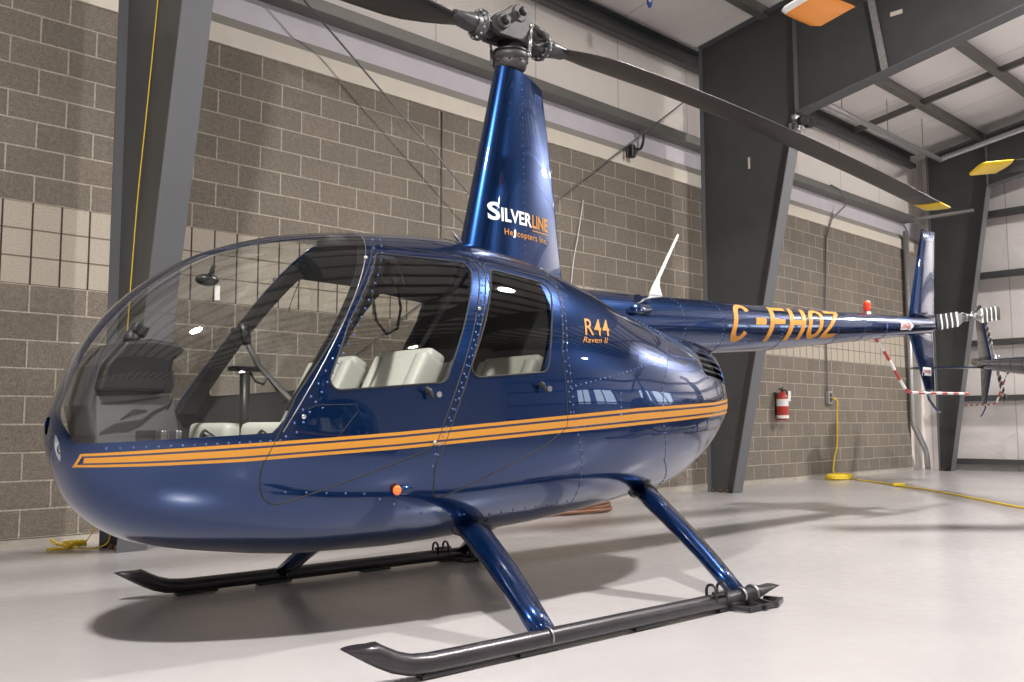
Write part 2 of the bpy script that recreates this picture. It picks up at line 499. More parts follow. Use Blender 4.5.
# paint stripe: three gold bands divided by dark lines
def st_top(x):
    T=[(-2.266,.771),(-2.08,.785),(-1.801,.804),(-1.586,.817),(-1.165,.844),(-.76,.876),(-.276,.912),(.321,.956),(1.2,1.00),(1.75,1.045)]
    return lin(T,x)
def st_bot(x):
    T=[(-2.277,.722),(-2.075,.727),(-1.797,.738),(-1.583,.752),(-1.163,.775),(-.76,.802),(-.277,.833),(.318,.869),(1.2,.92),(1.75,.95)]
    return lin(T,x)
def lin(T,x):
    if x<=T[0][0]: return T[0][1]
    for (a,b),(c,d) in zip(T,T[1:]):
        if x<=c: return b+(d-b)*(x-a)/(c-a)
    return T[-1][1]
def band(t0,t1,x0,x1,sg,off,slant=0,n=150):
    rows=[]
    for i in range(n+1):
        r=[]
        for k in range(4):
            t=t0+(t1-t0)*k/3
            x=(x0+slant*t)+(x1-x0-slant*t)*i/n
            z=st_top(x)+(st_bot(x)-st_top(x))*t
            p=side_pt(x,z,sg,off); r.append(p)
        rows.append(r)
    return rows
for sg in (-1,1):
    b=MB()
    for t0,t1,x0 in ((0,.19,-2.262),(.32,.70,-2.252),(.82,1.0,-2.272)):
        b.loft(band(t0,t1,x0,XE-.004,sg,.0022,0),cap=False,closed=False)
    # hooked nose end
    rows=[]
    for i in range(9):
        t=i/8; r=[]
        for k in (0,1):
            x=-2.262-.012*t+k*.007
            z=st_top(x)+(st_bot(x)-st_top(x))*t; r.append(side_pt(x,z,sg,.0022))
        rows.append(r)
    b.loft(rows,cap=False,closed=False)
    o=b.build('side_stripe',M['gold'],HEL,label='gold triple stripe along the hull')
    b=MB()
    for t0,t1 in ((.19,.32),(.70,.82)):
        b.loft(band(t0,t1,-2.258,XE-.004,sg,.0018,0),cap=False,closed=False)
    b.build('stripe_line',M['navy'],o)

# lettering on the cowl
def onside(x0,x1,z0,z1,sg=-1,shx=0,rise=0):
    def f(u,v):
        uu=u if sg<0 else 1-u
        x=x0+(x1-x0)*uu+shx*v; z=z0+(z1-z0)*v+rise*uu
        return side_pt(x,z,sg,.0025)
    return f
for sg in (-1,1):
    decal('model_lettering',text_bm('R44',.008,spacing=1.1),onside(-.045,.160,1.312,1.400,sg,.03,.008),M['gold'],HEL,3,4)
    decal('model_lettering',text_bm('Raven II',.0),onside(-.075,.115,1.272,1.302,sg,.02,.008),M['gold'],HEL,4,2)

# seams between panels + rivet rows
def line_pts(P,step,sg,off):
    out=[]
    for a,b in zip(P,P[1:]):
        a=Vector(a);b=Vector(b);k=max(1,int((b-a).length/step))
        for j in range(k): p=a.lerp(b,j/k); out.append(side_pt(p.x,p.y,sg,off))
    out.append(side_pt(P[-1][0],P[-1][1],sg,off)); return out
SEAMS=[[(-.10,1.63),(-.20,1.226),(-.185,.93),(-.06,.50),(-.03,.44)],
       [(.90,1.42),(.72,1.26),(.56,1.08),(.53,.90),(.62,.68),(.85,.53)],
       [(-.185,.86),(.16,.885),(.17,1.03)],
       [(.72,1.255),(1.0,1.25),(1.17,1.26)],
       [(-.2,1.05),(.2,1.13),(.45,1.19),(.71,1.255)]]
for sg in (-1,1):
    b=MB()
    for P in SEAMS[:3]: MB().tube(line_pts(P,.04,sg,0),.0018,5).build('panel_seam',M['rim'],HEL)
    b.bm.free()
    b=MB()
    RV=[([(-1.055,1.70),(-1.60,.845)],.045),([(-1.095,1.695),(-1.64,.83)],.06),([(-2.2,.79),(-1.66,.815)],.035),
        ([(-.582,1.66),(-.99,.75)],.04),([(-.592,1.60),(-1.0,.70)],.05)]+[(P,.035) for P in SEAMS]+[([(-.13,1.62),(-.225,1.22),(-.205,.93)],.045),
        ([(.02,1.66),(.35,1.60),(.66,1.50),(.94,1.42),(1.18,1.38)],.03),([(-1.62,.62),(-1.3,.60),(-1.0,.5),(-.6,.47),(-.1,.5)],.07)]
    for P,st in RV:
        for p in line_pts(P,st,sg,.0):
            nn=Vector((0,sg,0))
            b.sphere(p,.0052,6,4)
    b.build('rivet',M['rivet'],HEL)['kind']='stuff'
# roof seams over the centre
for x in (-1.09,-.60,-.12,.66):
    b=MB(); q=hull_q(x); b.tube([Vector((x+(.04*math.sin(R(a)) if x<-1 else 0),*[v for v in hp(q,R(a))]))+Vector((0,0,.0008)) for a in range(38,143,4)],.002,5)
    b.build('roof_seam',M['rim'],HEL)

# door handles and locks
for sg in (-1,1):
    ds=[o for o in kids(HEL) if o.name.startswith('front_door')][0 if sg<0 else 1]
    dr=[o for o in kids(HEL) if o.name.startswith('rear_door')][0 if sg<0 else 1]
    for par,x,z in ((ds,-1.035,1.012),(dr,-.40,1.05)):
        p=side_pt(x,z,sg,.0); p2=side_pt(x,z,sg,.03)
        b=MB(); b.tube([p,p2],.011,10); b.tube([p2+Vector((-.02,0,.014)),p2,p2+Vector((.012,0,-.03))],.008,8)
        b.build('door_handle',M['darkmetal'],par)
        p=side_pt(x+.062,z-.012,sg,-.002);p2=side_pt(x+.062,z-.012,sg,.004)
        MB().tube([p,p2],.013,14).build('door_lock',M['chrome'],par)
    # hinges / latches on the posts
    for x,z in ((-1.20,1.585),(-1.575,.905),(-.71,1.39),(-1.0,.80)):
        p=side_pt(x,z,sg,.004); MB().lathe([(.010,0),(.010,.006),(.005,.008)],12,frame(p,(0,sg,0))).build('hinge',M['chrome'],HEL)
    # side position lamp
    p=side_pt(-1.146,.608,sg,0)
    hd=MB().sphere(p+Vector((.02,sg*.004,0)),.032,16,10,scale=(1.5,.45,.62)).build('position_light',M['blue'],HEL)
    MB().sphere(p+Vector((-.018,sg*.014,0)),.021,14,10,scale=(.9,.8,1)).build('lens',M['amber'],hd,label='amber lens')
    # map pocket outline on front door
    b=MB(); b.tube(line_pts([(-1.56,.93),(-1.52,.95),(-1.36,.955),(-1.35,.93),(-1.44,.82)],.03,sg,.0),.0016,5); b.build('pocket_seam',M['rim'],ds)

# ------------------------------------------------------------------ cabin interior
b=MB()
fl=[]
for i in range(26):
    x=-2.15+i*.078
    q=hull_q(x); z=.62
    w=side(F,x,z)-.03
    fl.append([(x,-max(w,.01),z),(x,max(w,.01),z)])
b.loft(fl,cap=False,closed=False); b.build('cabin_floor',M['carpet'],HEL)
b=MB()
q=hull_q(-.17)
ring=[]
for k in range(48):
    y,z=hp(q,2*PI*k/48); ring.append((-.17,y*.955,q[3]+(z-q[3])*.96))
b.poly(ring); b.build('firewall',M['trim'],HEL)
# forward bulkhead between rows of seats is open; seat boxes and cushions
def seat(xf,xb,y,name,w=.44):
    root=MB().box(((xf+xb)/2+.02,y*.93,.70),(xb-xf-.10,w-.10,.16),bev=.02).build(name,M['console'],HEL)
    b=MB(); b.box(((xf+xb)/2,y,.812),(xb-xf+.04,w-.03,.12),bev=.05,rot=(R(3),'Y'),seg=4)
    for yy in (-.08,.08): b.tube([(xf+.01,y+yy,.860),(xf+.15,y+yy,.876),(xb-.1,y+yy,.858)],.005,6,slot=1)
    b.build('seat_cushion',[M['leather'],M['leatherd']],root)
    b=MB(); rot=(R(27),'Y')
    b.box((xb+.085,y,1.0),(.10,w-.04,.44),bev=.04,rot=rot,seg=4)
    for sgn in (-1,1):
        b.box((xb+.07,y+sgn*(w/2-.05),.99),(.12,.065,.41),bev=.028,rot=rot,seg=3)
        b.tube([Vector((xb+.07,y+sgn*(w/2-.085),.99))+Matrix.Rotation(R(27),3,'Y')@Vector((-.058,0,k)) for k in (-.19,0,.19)],.004,6,slot=1)
    b.build('backrest',[M['leather'],M['leatherd']],root)
    return root
seat(-1.60,-1.06,-.31,'front_seat'); seat(-1.56,-1.06,.31,'front_seat')
seat(-.80,-.42,-.31,'rear_seat',.46); seat(-.80,-.42,.31,'rear_seat',.46)
# padded door posts inside
for sg in (-1,1):
    rows=[]
    for i in range(16):
        t=i/15; x=-1.60+.475*t; z=.93+.76*t
        rows.append([side_pt(x-.035,z+.0,sg,-.03),side_pt(x+.045,z-.0,sg,-.03),side_pt(x+.045,z,sg,-.06),side_pt(x-.035,z,sg,-.06)])
    MB().loft(rows,smooth=False).build('door_post',M['black'],HEL)
# belts over the near seat
b=MB(); 
b.loft([[(x,y-.022,z),(x,y+.022,z)] for x,y,z in [(-.66,-.42,1.60),(-.76,-.40,1.42),(-.86,-.36,1.24),(-.96,-.30,1.10),(-1.03,-.26,.95)]],cap=False,closed=False)
b.build('seat_belt',M['black'],HEL); b=MB()
b.loft([[(x,y-.022,z),(x,y+.022,z)] for x,y,z in [(-.66,.42,1.60),(-.80,.40,1.30),(-.93,.36,1.17),(-1.05,.30,1.05)]],cap=False,closed=False)
b.build('seat_belt',M['black'],HEL)
# instrument console
con=MB()
prof=[(-2.20,.80),(-2.235,.95),(-2.20,1.10),(-2.13,1.185),(-2.03,1.20),(-1.93,1.175),(-1.90,1.03),(-1.915,1.0),(-1.945,.99),(-1.90,.80),(-1.86,.64),(-2.05,.64)]
con.prism([(x,-.15,z) for x,z in prof],(0,.30,0)); 
cn=con.build('instrument_console',M['console'],HEL,bevel=.02)
b=MB(); b.prism([(x,-.20,z) for x,z in [(-2.215,1.0),(-2.19,1.10),(-2.12,1.19),(-2.02,1.205),(-1.90,1.19),(-1.885,1.165),(-1.93,1.13),(-1.96,1.0)]],(0,.40,0)); b.build('glare_shield',M['consoleblk'],cn,bevel=.02)
b=MB()
for z,yy in ((1.10,-.09),(1.10,.0),(1.10,.09),(1.03,-.05),(1.03,.05)): b.lathe([(.036,0),(.036,.012),(.03,.014)],16,frame((-1.915,yy,z-.03),(1,0,.2)))
b.build('gauge',M['black'],cn)
# pale lower pedestal with a dark line drawing of a helicopter on its side
b=MB(); b.prism([(x,-.165,z) for x,z in [(-2.20,.80),(-2.205,.985),(-1.925,1.0),(-1.88,.80)]],(0,.33,0)); ped=b.build('pedestal',pbr('pedestal_grey',(.11,.11,.115),.5),cn,bevel=.008)
b=MB()
def dl(P,w): 
    b.loft([[(x,-.1675,z-w_/2),(x,-.1675,z+w_/2)] for (x,z),w_ in zip(P,w)],cap=False,closed=False)
dl([(-2.19,.845),(-2.14,.865),(-2.09,.87),(-2.04,.885),(-1.99,.925),(-1.93,.955)],[.006,.03,.038,.022,.014,.008])
dl([(-2.12,.895),(-2.07,.925),(-2.02,.93)],[.004,.022,.006]); dl([(-2.19,.955),(-2.09,.962),(-1.97,.982)],[.006,.012,.006])
dl([(-1.945,.93),(-1.93,.96),(-1.92,.985)],[.01,.018,.01])
b.box((-2.0,-.166,.83),(.12,.004,.05),bev=.002); b.build('pedestal_graphic',M['consoleblk'],cn)
# compass on the glare shield
b=MB(); b.lathe([(.03,0),(.032,.02),(.02,.045),(.008,.06)],14,Matrix.Translation((-2.03,0,1.20))); b.box((-2.0,0,1.255),(.06,.05,.05),bev=.012,rot=(R(25),'Y')); b.build('compass',M['consoleblk'],cn)
# cyclic post, T-bar and grips
cy=MB().tube([(-1.535,0,.63),(-1.54,0,.9),(-1.543,0,1.10)],.022,12).build('cyclic_stick',M['darkmetal'],HEL)
b=MB(); b.box((-1.543,0,1.115),(.14,.05,.022),bev=.006); b.build('pivot_bracket',M['black'],cy)
b=MB(); b.tube([(-1.555,-.02,1.27),(-1.535,-.02,1.21),(-1.49,-.02,1.13),(-1.40,-.03,1.04),(-1.31,-.05,.95),(-1.27,-.06,.88)],.013,10); b.build('t_bar',M['steel'],cy)
b=MB(); b.tube([(-1.572,-.02,1.31),(-1.555,-.02,1.255),(-1.545,-.02,1.22)],[.021,.024,.018],10); b.box((-1.60,-.02,1.265),(.03,.04,.05),bev=.008); b.build('grip',M['black'],cy)
b=MB(); b.tube([(-1.52,.0,1.10),(-1.50,-.02,1.06),(-1.47,-.03,1.05),(-1.45,-.03,1.08),(-1.40,-.03,1.02)],.006,8); b.build('stick_cable',M['black'],cy)
# collective levers + pedals
for yy in (-.46,.06): MB().tube([(-1.28,yy,.68),(-1.60,yy,.78),(-1.70,yy,.84)],[.016,.016,.021],10).build('collective_lever',M['black'],HEL)
for yy in (-.36,-.22,.22,.36):
    b=MB(); b.tube([(-1.95,yy,.64),(-1.98,yy,.80)],.01,8); b.box((-1.985,yy,.82),(.02,.07,.07),bev=.006); b.build('pedal',M['steel'],HEL)
# headsets hanging from the ceiling with looping cables
for (hx,hy) in ((-.86,-.10),):
    h=MB(); 
    h.sphere((hx,hy-.05,1.58),.045,12,8,scale=(.8,.5,1.1)); h.sphere((hx+.02,hy+.05,1.60),.045,12,8,scale=(.8,.5,1.1))
    h.tube([(hx,hy-.05,1.60),(hx,hy-.05,1.68),(hx,hy,1.71),(hx+.02,hy+.05,1.69),(hx+.02,hy+.05,1.62)],.009,8)
    h.tube([(hx-.06,hy,1.66),(hx-.10,hy,1.48),(hx-.08,hy,1.36),(hx-.02,hy,1.30),(hx+.04,hy,1.33),(hx+.06,hy,1.43),(hx+.04,hy,1.54)],.007,8)
    h.build('headset',M['black'],HEL)
# temperature probe on the windshield and ignition key
p=side_pt(-1.828,1.464,-1,-.02)
b=MB(); b.sphere(p+Vector((0,.03,-.0)),.04,14,8,scale=(1.2,1,.6)); b.tube([p+Vector((0,.02,.0)),p+Vector((0,-.03,.05))],.008,8); b.build('temperature_gauge',M['black'],HEL)
b=MB(); b.box(p+Vector((.035,.01,-.05)),(.02,.004,.06)); b.build('placard',M['white'],HEL)
# ceiling console and fore-aft roof beam
b=MB(); b.box((-.9,0,1.725),(.55,.12,.05),bev=.015); b.build('overhead_panel',M['trim'],HEL)

# ------------------------------------------------------------------ mast fairing
def foil(x0,x1,th,n=20,blunt=.0):
    """closed section between x0 (nose) and x1 (tail)"""
    c=x1-x0; up=[];
    for i in range(n+1):
        t=(1-math.cos(PI*i/n))/2
        y=5*th*c*(.2969*math.sqrt(t)-.126*t-.3516*t*t+.2843*t**3-.1015*t**4)
        up.append((x0+c*t,max(y,.004)))
    return up+[(x,-y) for x,y in up[::-1]]
def fair_sec(z):
    t=(z-1.60)/(2.84-1.60)
    x0=-.395+(.29)*t ; x1=.40-.165*t
    return x0,x1,(.34 if False else .30-.02*t+.12*t*t)
rings=[]
for i in range(31):
    z=1.60+1.24*i/30; x0,x1,th=fair_sec(z); fz=max(0,(i-20)/10)
    rings.append([(x,y,z-.055*fz*(x-x0)/(x1-x0)) for x,y in foil(x0,x1,th,44)])
b=MB(); b.loft(rings,cap=False); b.poly(rings[-1]); mf=b.build('mast_fairing',M['blue'],HEL)
def fair_y(x,z):
    x0,x1,th=fair_sec(z); c=x1-x0; t=min(max((x-x0)/c,0),1)
    return 5*th*c*(.2969*math.sqrt(t)-.126*t-.3516*t*t+.2843*t**3-.1015*t**4)
def onfair(xa,xb,za,zb,rise=0,sg=-1):
    def f(u,v):
        uu=u if sg<0 else 1-u
        x=xa+(xb-xa)*uu; z=za+(zb-za)*v+rise*uu
        return Vector((x,sg*(fair_y(x,z)+.0028),z))
    return f
for sg in (-1,1):
    L=[('S',-.238,-.165,1.95,2.05,'letterwhite'),('ILVER',-.158,.082,1.95,2.025,'letterwhite'),('LINE',.086,.240,1.95,2.025,'gold')]
    for s,xa,xb,za,zb,m in L:
        if sg>0: xa,xb=-.02-xb,-.02-xa
        decal('company_lettering',text_bm(s,.028),onfair(xa,xb,za,zb,0,sg),M[m],mf,4,1)
    xa,xb=(-.14,.23) if sg<0 else (-.25,.12)
    decal('company_lettering',text_bm('Helicopters Inc.',.012,spacing=1.15),onfair(xa,xb,1.868,1.915,0,sg),M['gold'],mf,6,1)
    xa,xb=(.086,.24) if sg<0 else (-.26,-.106)
    bb=bmesh.new(); vs=[bb.verts.new(p) for p in ((0,0,0),(1,0,0),(1,1,0),(0,1,0))]; bb.faces.new(vs)
    decal('lettering_underline',bb,onfair(xa,xb,1.932,1.938,0,sg),M['gold'],mf,5,1)
    b=MB()
    for i in range(26):
        z=1.80+i*.04
        b.sphere((.02,sg*(fair_y(.02,z)+.0),z),.004,6,4)
    for i in range(3):
        for j in range(4): b.box((.15+.02*j,sg*(fair_y(.15+.02*j,2.69)+.001),2.70-.0),(.006,.006,.07),slot=0)
        break
    b.build('rivet',M['rivet'],mf)['kind']='stuff'
b=MB(); b.tube([(-.40,-.06,1.80),(-.47,-.07,1.86)],[.01,.006],8); b.build('pitot_tube',M['steel'],HEL)

# ------------------------------------------------------------------ rotor head
AZ=R(-1.2)
rh=empty('rotor_head'); rh.parent=HEL; rh.rotation_euler=(0,0,AZ)
b=MB(); b.lathe([(.035,2.70),(.035,3.12),(.03,3.13)],16); b.build('mast',M['darkmetal'],rh)
b=MB(); b.lathe([(.07,2.835),(.085,2.85),(.092,2.88),(.085,2.895),(.097,2.90),(.102,2.93),(.085,2.935),(.06,2.95)],28)
for a in range(0,360,45): b.sphere((.09*math.cos(R(a)),.09*math.sin(R(a)),2.885),.010,8,6)
b.build('swashplate',M['hubgrey'],rh)
b=MB(); b.lathe([(.105,2.935),(.10,2.95),(.065,2.96),(.07,3.0),(.045,3.02)],24); b.build('swashplate_top',M['black'],rh)
# teetering hub: two cheek plates with hinge bolts
b=MB()
for sg in (-1,1):
    y=sg*.062
    pl=[(-.20,3.03),(-.17,3.10),(-.09,3.15),(-.05,3.185),(.05,3.185),(.09,3.15),(.17,3.10),(.20,3.03),(.14,2.995),(-.14,2.995)]
    b.prism([(x,y-.016,z) for x,z in pl],(0,.032,0))
b.box((0,0,3.075),(.10,.14,.10),bev=.02)
b.lathe([(.05,-.085),(.05,.085)],20,frame((0,0,3.15),(0,1,0)))
for x in (-.125,.125): b.lathe([(.042,-.10),(.042,.10)],20,frame((x,0,3.065),(0,1,0)))
b.build('rotor_hub',M['hubgrey'],rh,bevel=.006)
for x,z in ((0,3.15),(-.125,3.065),(.125,3.065)):
  for sg in (-1,1):
    b=MB(); b.lathe([(.026,0),(.026,.02),(.018,.024)],6,frame((x,sg*.10,z),(0,sg,0)),smooth=False); b.lathe([(.016,0),(.016,.034)],10,frame((x,sg*.10,z),(0,sg,0)))
    b.build('hinge_bolt',M['black'],rh)
def droop(r):
    return 3.045 if r<1.2 else 3.045-.235*((r-1.2)/3.83)**1.55
bfoil=[]
def blade_sec(r,chord,tk,yoff=.0,pitch=R(7)):
    P=foil(-chord*.27,chord*.73,tk,9)   # x: leading .. trailing
    out=[]
    for a,h in P:
        yy=-(a)+yoff; zz=h
        out.append((r, yy*math.cos(pitch)-zz*math.sin(pitch), droop(r)+yy*math.sin(pitch)+zz*math.cos(pitch)))
    return out
def make_blade(tipm):
    st=[(.34,.09,.5),(.40,.13,.30),(.50,.185,.2),(.62,.235,.15),(.72,.254,.125)]
    rings=[blade_sec(r,c,t) for r,c,t in st]+[blade_sec(.72+i*(4.80-.72)/14,.254,.12) for i in range(1,15)]
    b=MB(); b.loft(rings); bl=b.build('rotor_blade',M['blade'],None)
    b=MB(); b.loft([blade_sec(r,.2555,.125) for r in (4.80,4.9,5.0)]+[blade_sec(5.03,.20,.10)]); b.build('blade_tip',[M[tipm],M[tipm]],bl,label=tipm+' painted tip')
    # grip: flanged root with a ring of bolts
    b=MB(); b.lathe([(.052,.14),(.055,.20),(.07,.21),(.085,.215),(.085,.235),(.06,.24),(.058,.27)],24,Matrix.Translation((0,0,3.045))@Matrix.Rotation(PI/2,4,'Y'))
    b.loft([[ (r,y*w,3.045+z*h) for y,z in [(math.cos(2*PI*k/16),math.sin(2*PI*k/16)) for k in range(16)]] for r,w,h in ((.24,.058,.058),(.30,.060,.048),(.36,.062,.032),(.42,.066,.022))])
    b.build('blade_grip',M['bladeroot'],bl)
    gb=MB().lathe([(.008,-.004),(.008,.044)],6,Matrix.Rotation(PI/2,4,'Y')).build('grip_bolt',M['steel'],bl)
    for k in range(12):
        a=2*PI*k/12; g=gb if k==0 else gb.copy(); g.location=(.205,.074*math.cos(a),3.045+.074*math.sin(a))
        if k: C.objects.link(g); g.parent=bl
    # pitch horn and link
    b=MB(); b.tube([(.20,-.07,3.06),(.12,-.13,3.06),(.03,-.155,3.055)],[.022,.018,.016],10); b.build('pitch_horn',M['hubgrey'],bl)
    b=MB(); b.tube([(.02,-.155,3.05),(.02,-.145,2.99)],.007,8); b.tube([(.02,-.145,3.0),(.02,-.135,2.91)],.011,8); b.sphere((.02,-.155,3.055),.016,10,8); b.sphere((.02,-.13,2.90),.015,10,8); b.build('pitch_link',M['steel'],bl)
    return bl
bl1=make_blade('yellow'); bl1.parent=rh
bl2=copy_tree(bl1,rh); bl2.rotation_euler=(0,0,PI)

# ------------------------------------------------------------------ tail boom
def bc(x): return lin([(.2,1.43),(1.2,1.488),(2.4,1.556),(3.85,1.665),(4.65,1.722),(5.12,1.759)],x)
def br(x): return lin([(.2,.225),(1.2,.193),(2.4,.163),(3.85,.114),(4.65,.086),(5.12,.066)],x)
b=MB()
X=[.35+i*(5.10-.35)/40 for i in range(41)]
rings=[[(x,br(x)*math.sin(2*PI*k/40),bc(x)+br(x)*math.cos(2*PI*k/40)) for k in range(40)] for x in X]
rings+=[[(5.10+dx,f*br(5.1)*math.sin(2*PI*k/40),bc(5.1)+f*br(5.1)*math.cos(2*PI*k/40)) for k in range(40)] for dx,f in ((.02,.95),(.035,.8),(.04,.5))]
b.loft(rings); boom=b.build('tail_boom',M['blue'],HEL)
def onboom(x,a,off=.002):  # a: angle from top towards -y
    r=br(x)+off; return Vector((x,-r*math.sin(a),bc(x)+r*math.cos(a)))
for x in (1.30,1.72,2.45,3.28,3.72,4.12,4.6):
    MB().tube([onboom(x,2*PI*k/36,0) for k in range(36)],.0016,5,closed=True).build('boom_seam',M['rim'],boom)
b=MB()
for x in (1.28,1.70,2.43,3.26,3.70,4.10,4.58):
    for k in range(40): b.sphere(onboom(x,2*PI*k/40,0),.0045,6,4)
for i in range(70): b.sphere(onboom(1.4+i*.045,R(128),0),.004,6,4)
b.build('rivet',M['rivet'],boom)['kind']='stuff'
# registration
def glyph(polys):
    bm=bmesh.new()
    for P in polys: bm.faces.new([bm.verts.new((x,y,0)) for x,y in P])
    return bm
def arc(cx,cy,rx,ry,a0,a1,w,n=14):
    out=[]
    for i in range(n):
        t0=R(a0+(a1-a0)*i/n);t1=R(a0+(a1-a0)*(i+1)/n)
        out.append([(cx+rx*math.cos(t0),cy+ry*math.sin(t0)),(cx+rx*math.cos(t1),cy+ry*math.sin(t1)),(cx+(rx-w)*math.cos(t1),cy+(ry-w*.55)*math.sin(t1)),(cx+(rx-w)*math.cos(t0),cy+(ry-w*.55)*math.sin(t0))])
    return out
def bar(x0,y0,x1,y1): return [(x0,y0),(x1,y0),(x1,y1),(x0,y1)]
W=.26
GL={'C':arc(.5,.66,.5,.34,20,180,W)+[bar(0,.34,W,.66)]+arc(.5,.34,.5,.34,180,340,W),
 '-':[bar(0,.42,1,.60)],
 'F':[bar(0,0,W,1),bar(W,.86,1,1),bar(W,.45,.9,.59)],
 'H':[bar(0,0,W,1),bar(1-W,0,1,1),bar(W,.43,1-W,.57)],
 'O':arc(.5,.66,.5,.34,0,180,W)+[bar(0,.34,W,.66),bar(1-W,.34,1,.66)]+arc(.5,.34,.5,.34,180,360,W),
 'Z':[bar(0,.86,1,1),bar(0,0,1,.14),[(0,.14),(.30,.14),(1,.86),(.70,.86)]]}
for sg in (-1,1):
    cells=[('C',1.82,2.02),('-',2.09,2.22),('F',2.27,2.49),('H',2.53,2.76),('O',2.80,3.02),('Z',3.05,3.27)] if sg<0 else [('C',3.20,2.99),('-',2.92,2.80),('F',2.75,2.54),('H',2.49,2.28),('O',2.23,2.03),('Z',1.98,1.78)]
    for ch,xa,xb in cells:
        def f(u,v,xa=xa,xb=xb,sg=sg):
            a=R(31)+(1-v)*R(97)
            x=xa+(xb-xa)*u+ (.13*(v-.5))*(1)
            p=onboom(x,a,.0022); return Vector((p.x,p.y*(-sg),p.z))
        decal('registration_letter',glyph(GL[ch]),f,M['gold'],boom,1,10)
# air scoop at the boom root, antenna, beacon
b=MB()
for sg in (-1,):
    r1=[(.72,-.20,1.53),(.72,-.10,1.62),(.72,-.10,1.58),(.72,-.20,1.50)]
    r2=[(.93,-.225,1.555),(.93,-.12,1.655),(.93,-.08,1.60),(.93,-.18,1.50)]
    b.loft([r1,r2]); 
b.build('air_scoop',M['blue'],HEL)
b=MB(); b.poly([(.9315,-.215,1.552),(.9315,-.12,1.642),(.9315,-.09,1.60),(.9315,-.18,1.512)]); b.build('scoop_mouth',M['black'],HEL)
b=MB(); b.loft([[(x0+ (x1-x0)*(1+math.cos(2*PI*k/12))/2, w*math.sin(2*PI*k/12), z) for k in range(12)] for x0,x1,w,z in ((1.16,1.30,.025,1.675),(1.17,1.29,.018,1.70),(1.20,1.27,.012,1.75),(1.24,1.275,.008,1.80),(1.45,1.475,.004,2.10),(1.465,1.475,.003,2.115))]); b.build('whip_antenna',M['white'],boom)
b=MB(); b.lathe([(.035,1.74),(.03,1.80)],16,Matrix.Translation((3.97,0,.0)),slot=0); bb=b.build('beacon_base',M['steel'],boom)
b=MB(); b.lathe([(.024,1.80),(.03,1.82),(.03,1.86),(.024,1.885),(.008,1.895)],18,Matrix.Translation((3.97,0,0))); b.build('beacon_lens',M['redlens'],bb,label='red beacon lens')
# fins
def fin(P0,P1,th,name,parent,n=8,y=0):
    """P0/P1: (xle,xte,z)"""
    rings=[]
    for i in range(n+1):
        t=i/n; x0=P0[0]+(P1[0]-P0[0])*t; x1=P0[1]+(P1[1]-P0[1])*t; z=P0[2]+(P1[2]-P0[2])*t
        rings.append([(a,h+y,z) for a,h in foil(x0,x1,th,10)])
    return MB().loft(rings).build(name,M['blue'],parent)
fin((4.70,5.20,1.76),(5.045,5.30,2.65),.12,'upper_fin',HEL)
lf=fin((5.01,5.17,1.135),(4.68,5.17,1.72),.12,'lower_fin',HEL)
b=MB(); b.tube([(5.03,0,1.14),(5.05,0,1.09),(5.20,0,.99),(5.26,0,.975)],.011,8); b.build('tail_skid',M['blue'],lf)
# horizontal stabiliser on the far (right) side
b=MB(); b.loft([[(a,y,1.70+h) for a,h in foil(4.86,5.20,.10,8)] for y in (.01,.3,.6,.9,1.03)]); b.build('horizontal_stabiliser',M['blue'],HEL)
# warning arrows
def arrowbm(): return glyph([[(0,.12),(.72,.12),(.72,.88),(0,.88)],[(.72,-.05),(1,.5),(.72,1.05)]])
for (xa,xb,fy) in ((4.36,4.62,None),(4.86,5.05,'fin')):
    if fy is None:
        mp=lambda u,v,o=.0022: onboom(4.36+.26*u,R(62)+(1-v)*R(56),o)
        decal('warning_arrow',arrowbm(),mp,M['letterwhite'],boom,4,6)
        decal('warning_lettering',text_bm('DANGER',.03),lambda u,v: onboom(4.37+.19*u,R(74)+(1-v)*R(32),.0036),M['redp'],boom,4,4)
    else:
        def fl_(u,v,o=.0):
            x=4.90+.20*u; z=1.30+.075*v
            t=(z-1.135)/(1.72-1.135); x0=5.01-.33*t; x1=5.17; c=x1-x0; s=min(max((x-x0)/c,0.001),1)
            y=5*.12*c*(.2969*math.sqrt(s)-.126*s-.3516*s*s+.2843*s**3-.1015*s**4)
            return Vector((x,-y-.002-o,z))
        decal('warning_arrow',glyph([bar(.1,.0,.98,1)]),fl_,M['letterwhite'],lf,3,2)
        decal('warning_lettering',text_bm('DANGER',.03),lambda u,v: fl_(.15+.78*u,.3+.4*v,.0015),M['redp'],lf,3,2)
# tail rotor, gearbox and striped guard
b=MB(); b.loft([[(5.10+dx,-.0+w*math.cos(2*PI*k/16),1.80+dz+h*math.sin(2*PI*k/16)) for k in range(16)] for dx,w,h,dz in ((-.02,.05,.05,-.03),(.08,.045,.045,-.01),(.2,.06,.06,0),(.30,.06,.06,.01),(.36,.03,.03,.01))])
b.lathe([(.04,-.02),(.04,.14),(.02,.16),(.018,.30)],14,frame((5.34,0,1.83),(0,-1,0))); b.build('tail_gearbox',M['steel'],HEL)
tr=empty('tail_rotor',(5.34,-.27,1.83)); tr.parent=HEL; tr.rotation_euler=(0,R(-8),0)
b=MB(); b.box((0,0,0),(.20,.05,.06),bev=.01); b.lathe([(.03,-.04),(.03,.04)],12,frame((0,0,0),(0,1,0))); 
for sg in (-1,1): b.lathe([(.018,0),(.018,.05),(.01,.06)],10,frame((sg*.07,-.03,0),(0,-1,0))); b.tube([(sg*.05,.0,.03),(sg*.12,.02,.05),(sg*.17,0,.02)],.008,8)
b.build('tail_rotor_hub',M['steel'],tr)
b=MB()
st=[.12,.18,.26]; 
edges=[.26,.30,.375,.405,.48,.51,.585,.615,.70]
sl=[2,2]+[0 if i%2==0 else 1 for i in range(len(edges)-1)]
rs=st+edges[1:]
